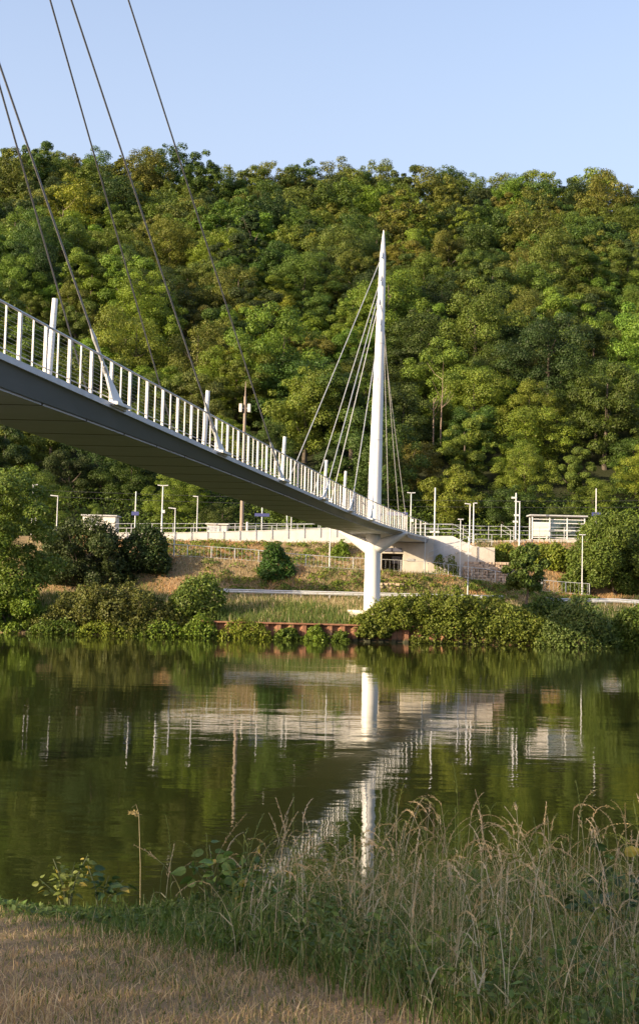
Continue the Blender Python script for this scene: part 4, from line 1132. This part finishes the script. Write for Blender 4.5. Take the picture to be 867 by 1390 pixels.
# lamp posts
def pole_thing(name, label, cat, px, pt, pb, Y, rad=.06, group=None, ground=True):
    b = at(px, pb, Y); x = b.x; z0 = gz(x, Y); zt__ = at(px, pt, Y).z
    e = thing(name, label, cat, (x, Y, z0), 0, group); return e, zt__ - z0
def lamp(label, px, pt, pb, Y, arms=(1,), arm=.55, rad=.044, bracket=None):
    e, H = pole_thing('lamp_post', label, 'lamp post', px, pt, pb, Y, group='slim grey lamp posts of the station and the footpath')
    MB().tube([(0, 0, -.2), (0, 0, H * .3), (0, 0, H)], [rad * 1.25, rad * 1.1, rad * .8], 10).build('pole', M['lamp'], e, smooth=True)
    for s_ in arms:
        MB().box((s_ * arm * .5, 0, H + .0), (arm + .1, .16, .08), M=Matrix.Rotation(-s_ * .08, 3, 'Y')).build('lamp_head', M['lamp'], e, bevel=.02)
    if bracket: MB().box((.08, -.03, H * bracket), (.3, .16, .26)).build('bracket', M['lamp'], e)
lamp('slim platform lamp post at the far left, next to the leftmost station sign', 43, 658, 712, 114.5, (1, -1), .35)
lamp('platform lamp post with one arm to the left, above the dark brownish bush', 77, 673, 712, 114.5, (-1,), .6)
lamp('tall double-headed lamp post left of the bridge, standing at the ramp parapet', 219, 659, 728, 112.6, (-1, 1), .4, .065, .52)
lamp('short path lamp post at the left end of the path fence', 236, 690, 752, 105.0, (-1,), .5)
lamp('platform lamp post between the path lamp and the cream cabinet', 267, 674, 722, 113.5, (-1,), .35)
lamp('short lamp post with an arm reaching left, under the bridge deck near its middle', 395, 694, 722, 113.5, (-1,), .6)
lamp('path lamp post standing under the bridge soffit left of the pier', 447, 706, 768, 105.0, (1,), .3)
lamp('platform lamp post just right of the pylon with a square head', 557, 669, 724, 113.5, (-1, 1), .3, .055, .45)
lamp('path lamp post in front of the concrete abutment', 576, 711, 772, 105.1, (-1, 1), .18)
lamp('path lamp post in front of the white stair wall', 624, 705, 775, 105.1, (-1, 1), .18)
lamp('left one of the two lamp posts at the stair top', 637, 684, 742, 110.8, (-1,), .4, .06)
lamp('right one of the two lamp posts at the stair top', 642, 683, 742, 111.6, (1,), .25, .06)
lamp('lamp post right of the camera pole left of the shelter', 704.5, 681, 745, 110.9, (-1,), .4, .06)
lamp('short lamp post in front of the right-hand thicket', 790, 726, 772, 105.6, (-1, 1), .2)
def mast(label, px, pt, pb, Y, items, name='station_mast', rad=.075):
    e, H = pole_thing(name, label, 'mast', px, pt, pb, Y)
    MB().tube([(0, 0, -.2), (0, 0, H)], [rad * 1.15, rad * .8], 10).build('pole', M['lamp'], e, smooth=True)
    for (h, s_) in items: MB().box((s_ * .18, 0, H * h), (.42, .18, .16)).build('loudspeaker', M['lamp'], e)
mast('tallest thin pole at the station, right of the pylon above the stair wall', 589.5, 662, 727, 112.0, [(.5, 1), (.5, -1)])
mast('pole carrying camera boxes on the platform left of the shelter', 699.5, 669, 738, 112.0, [(.9, -1), (.55, .3), (.42, -.2)])
mast('thin roadside pole in front of the stone terraces right of the pier', 634.5, 728, 808, 98.0, [(.75, 0)], 'roadside_pole', .045)
# brown wooden mast with two white boxes
e, H = pole_thing('wooden_mast', 'tall brown wooden mast with two white boxes near its top', 'mast', 327.5, 538, 724, 112.4)
MB().tube([(0, 0, -.3), (0, 0, H * .5), (0, 0, H)], [.17, .14, .11], 12).build('pole', M['wood'], e, smooth=True)
MB().tube([(0, 0, H), (0, 0, H + 1.3)], [.06, .02], 6).build('spike', M['wood'], e)
for s_ in (-1, 1):
    b_ = MB().box((s_ * .36, -.1, H - 1.0), (.26, .32, .72)).build('antenna_box', M['boxwhite'], e, bevel=.04)
    MB().box((s_ * .18, 0, H - 1.0), (.24, .06, .06)).build('bracket', M['galv'], b_)
MB().tube([(.5, -.4, -.2), (.5, -.4, 1.6)], .09, 8).build('cable_duct', M['boxwhite'], e)
# blue station name signs on posts
def sign(label, px, pt, pb, Y, sy, sw, sh=5.0, posts=(0,)):
    e, H = pole_thing('station_sign', label, 'sign', px, pt, pb, Y, group='blue station name signs')
    k = Y / FPX; zc = at(px, sy, Y).z - e.location.z
    for p in posts: MB().tube([(p, 0, -.2), (p, 0, H)], .05, 8).build('post', M['lamp'], e, smooth=True)
    b_ = MB().box((0, -.07, zc), (sw * k, .06, sh * k)).build('board', M['signblue'], e)
sign('blue station sign at the far left beside a lamp post', 48, 676, 712, 114.0, 686, 15)
sign('small blue station sign on a tall post between shed and ramp', 183, 667, 716, 114.0, 697, 10, 5)
sign('wide blue station sign under the bridge deck right of the brown mast', 355, 683, 722, 114.0, 699, 20, 4.2)
sign('blue station sign partly hidden just behind the pylon foot', 538, 694, 724, 114.0, 697.5, 29, 4.5, (-.7, .7))
sign('blue station sign on the tall right-hand post beyond the shelter', 808.5, 663, 730, 114.0, 698, 12, 5)
sign('blue station sign hanging under the bridge beside the short armed lamp', 389, 690, 722, 114.8, 693, 10, 3)
# overhead wires
e = thing('overhead_wires', 'thin overhead railway wires strung across the hillside above the platform', 'wires', (0, 119, 0))
for k, (py0, py1) in enumerate(((668, 671), (676, 680))):
    A, B = at(-60, py0 - 8, 119), at(930, py1 + 8, 119)
    pts = [A.lerp(B, t) - Vector((0, 119, 0)) + Vector((0, 0, -.5 * 4 * t * (1 - t))) for t in np.linspace(0, 1, 24)]
    MB().tube(pts, .016, 5).build('wire', M['joint'], e)
# driftwood branch in the water
p = at(800, 879, 86.6)
e = thing('driftwood', 'bent pale branch sticking out of the water under the willow bush', 'branch', (p.x, 86.6, 0))
MB().tube([(-.45, 0, .45), (-.2, 0, .28), (.05, 0, -.02), (.0, .02, -.4)], [.03, .045, .05, .05], 7).build('branch', M['driftwood'], e, smooth=True)

used = {}
for o in bpy.data.objects:
    if 'label' in o: used.setdefault(o['label'], []).append(o)
for l, v in used.items():
    if len(v) > 1: print('SAME LABEL', len(v), l)
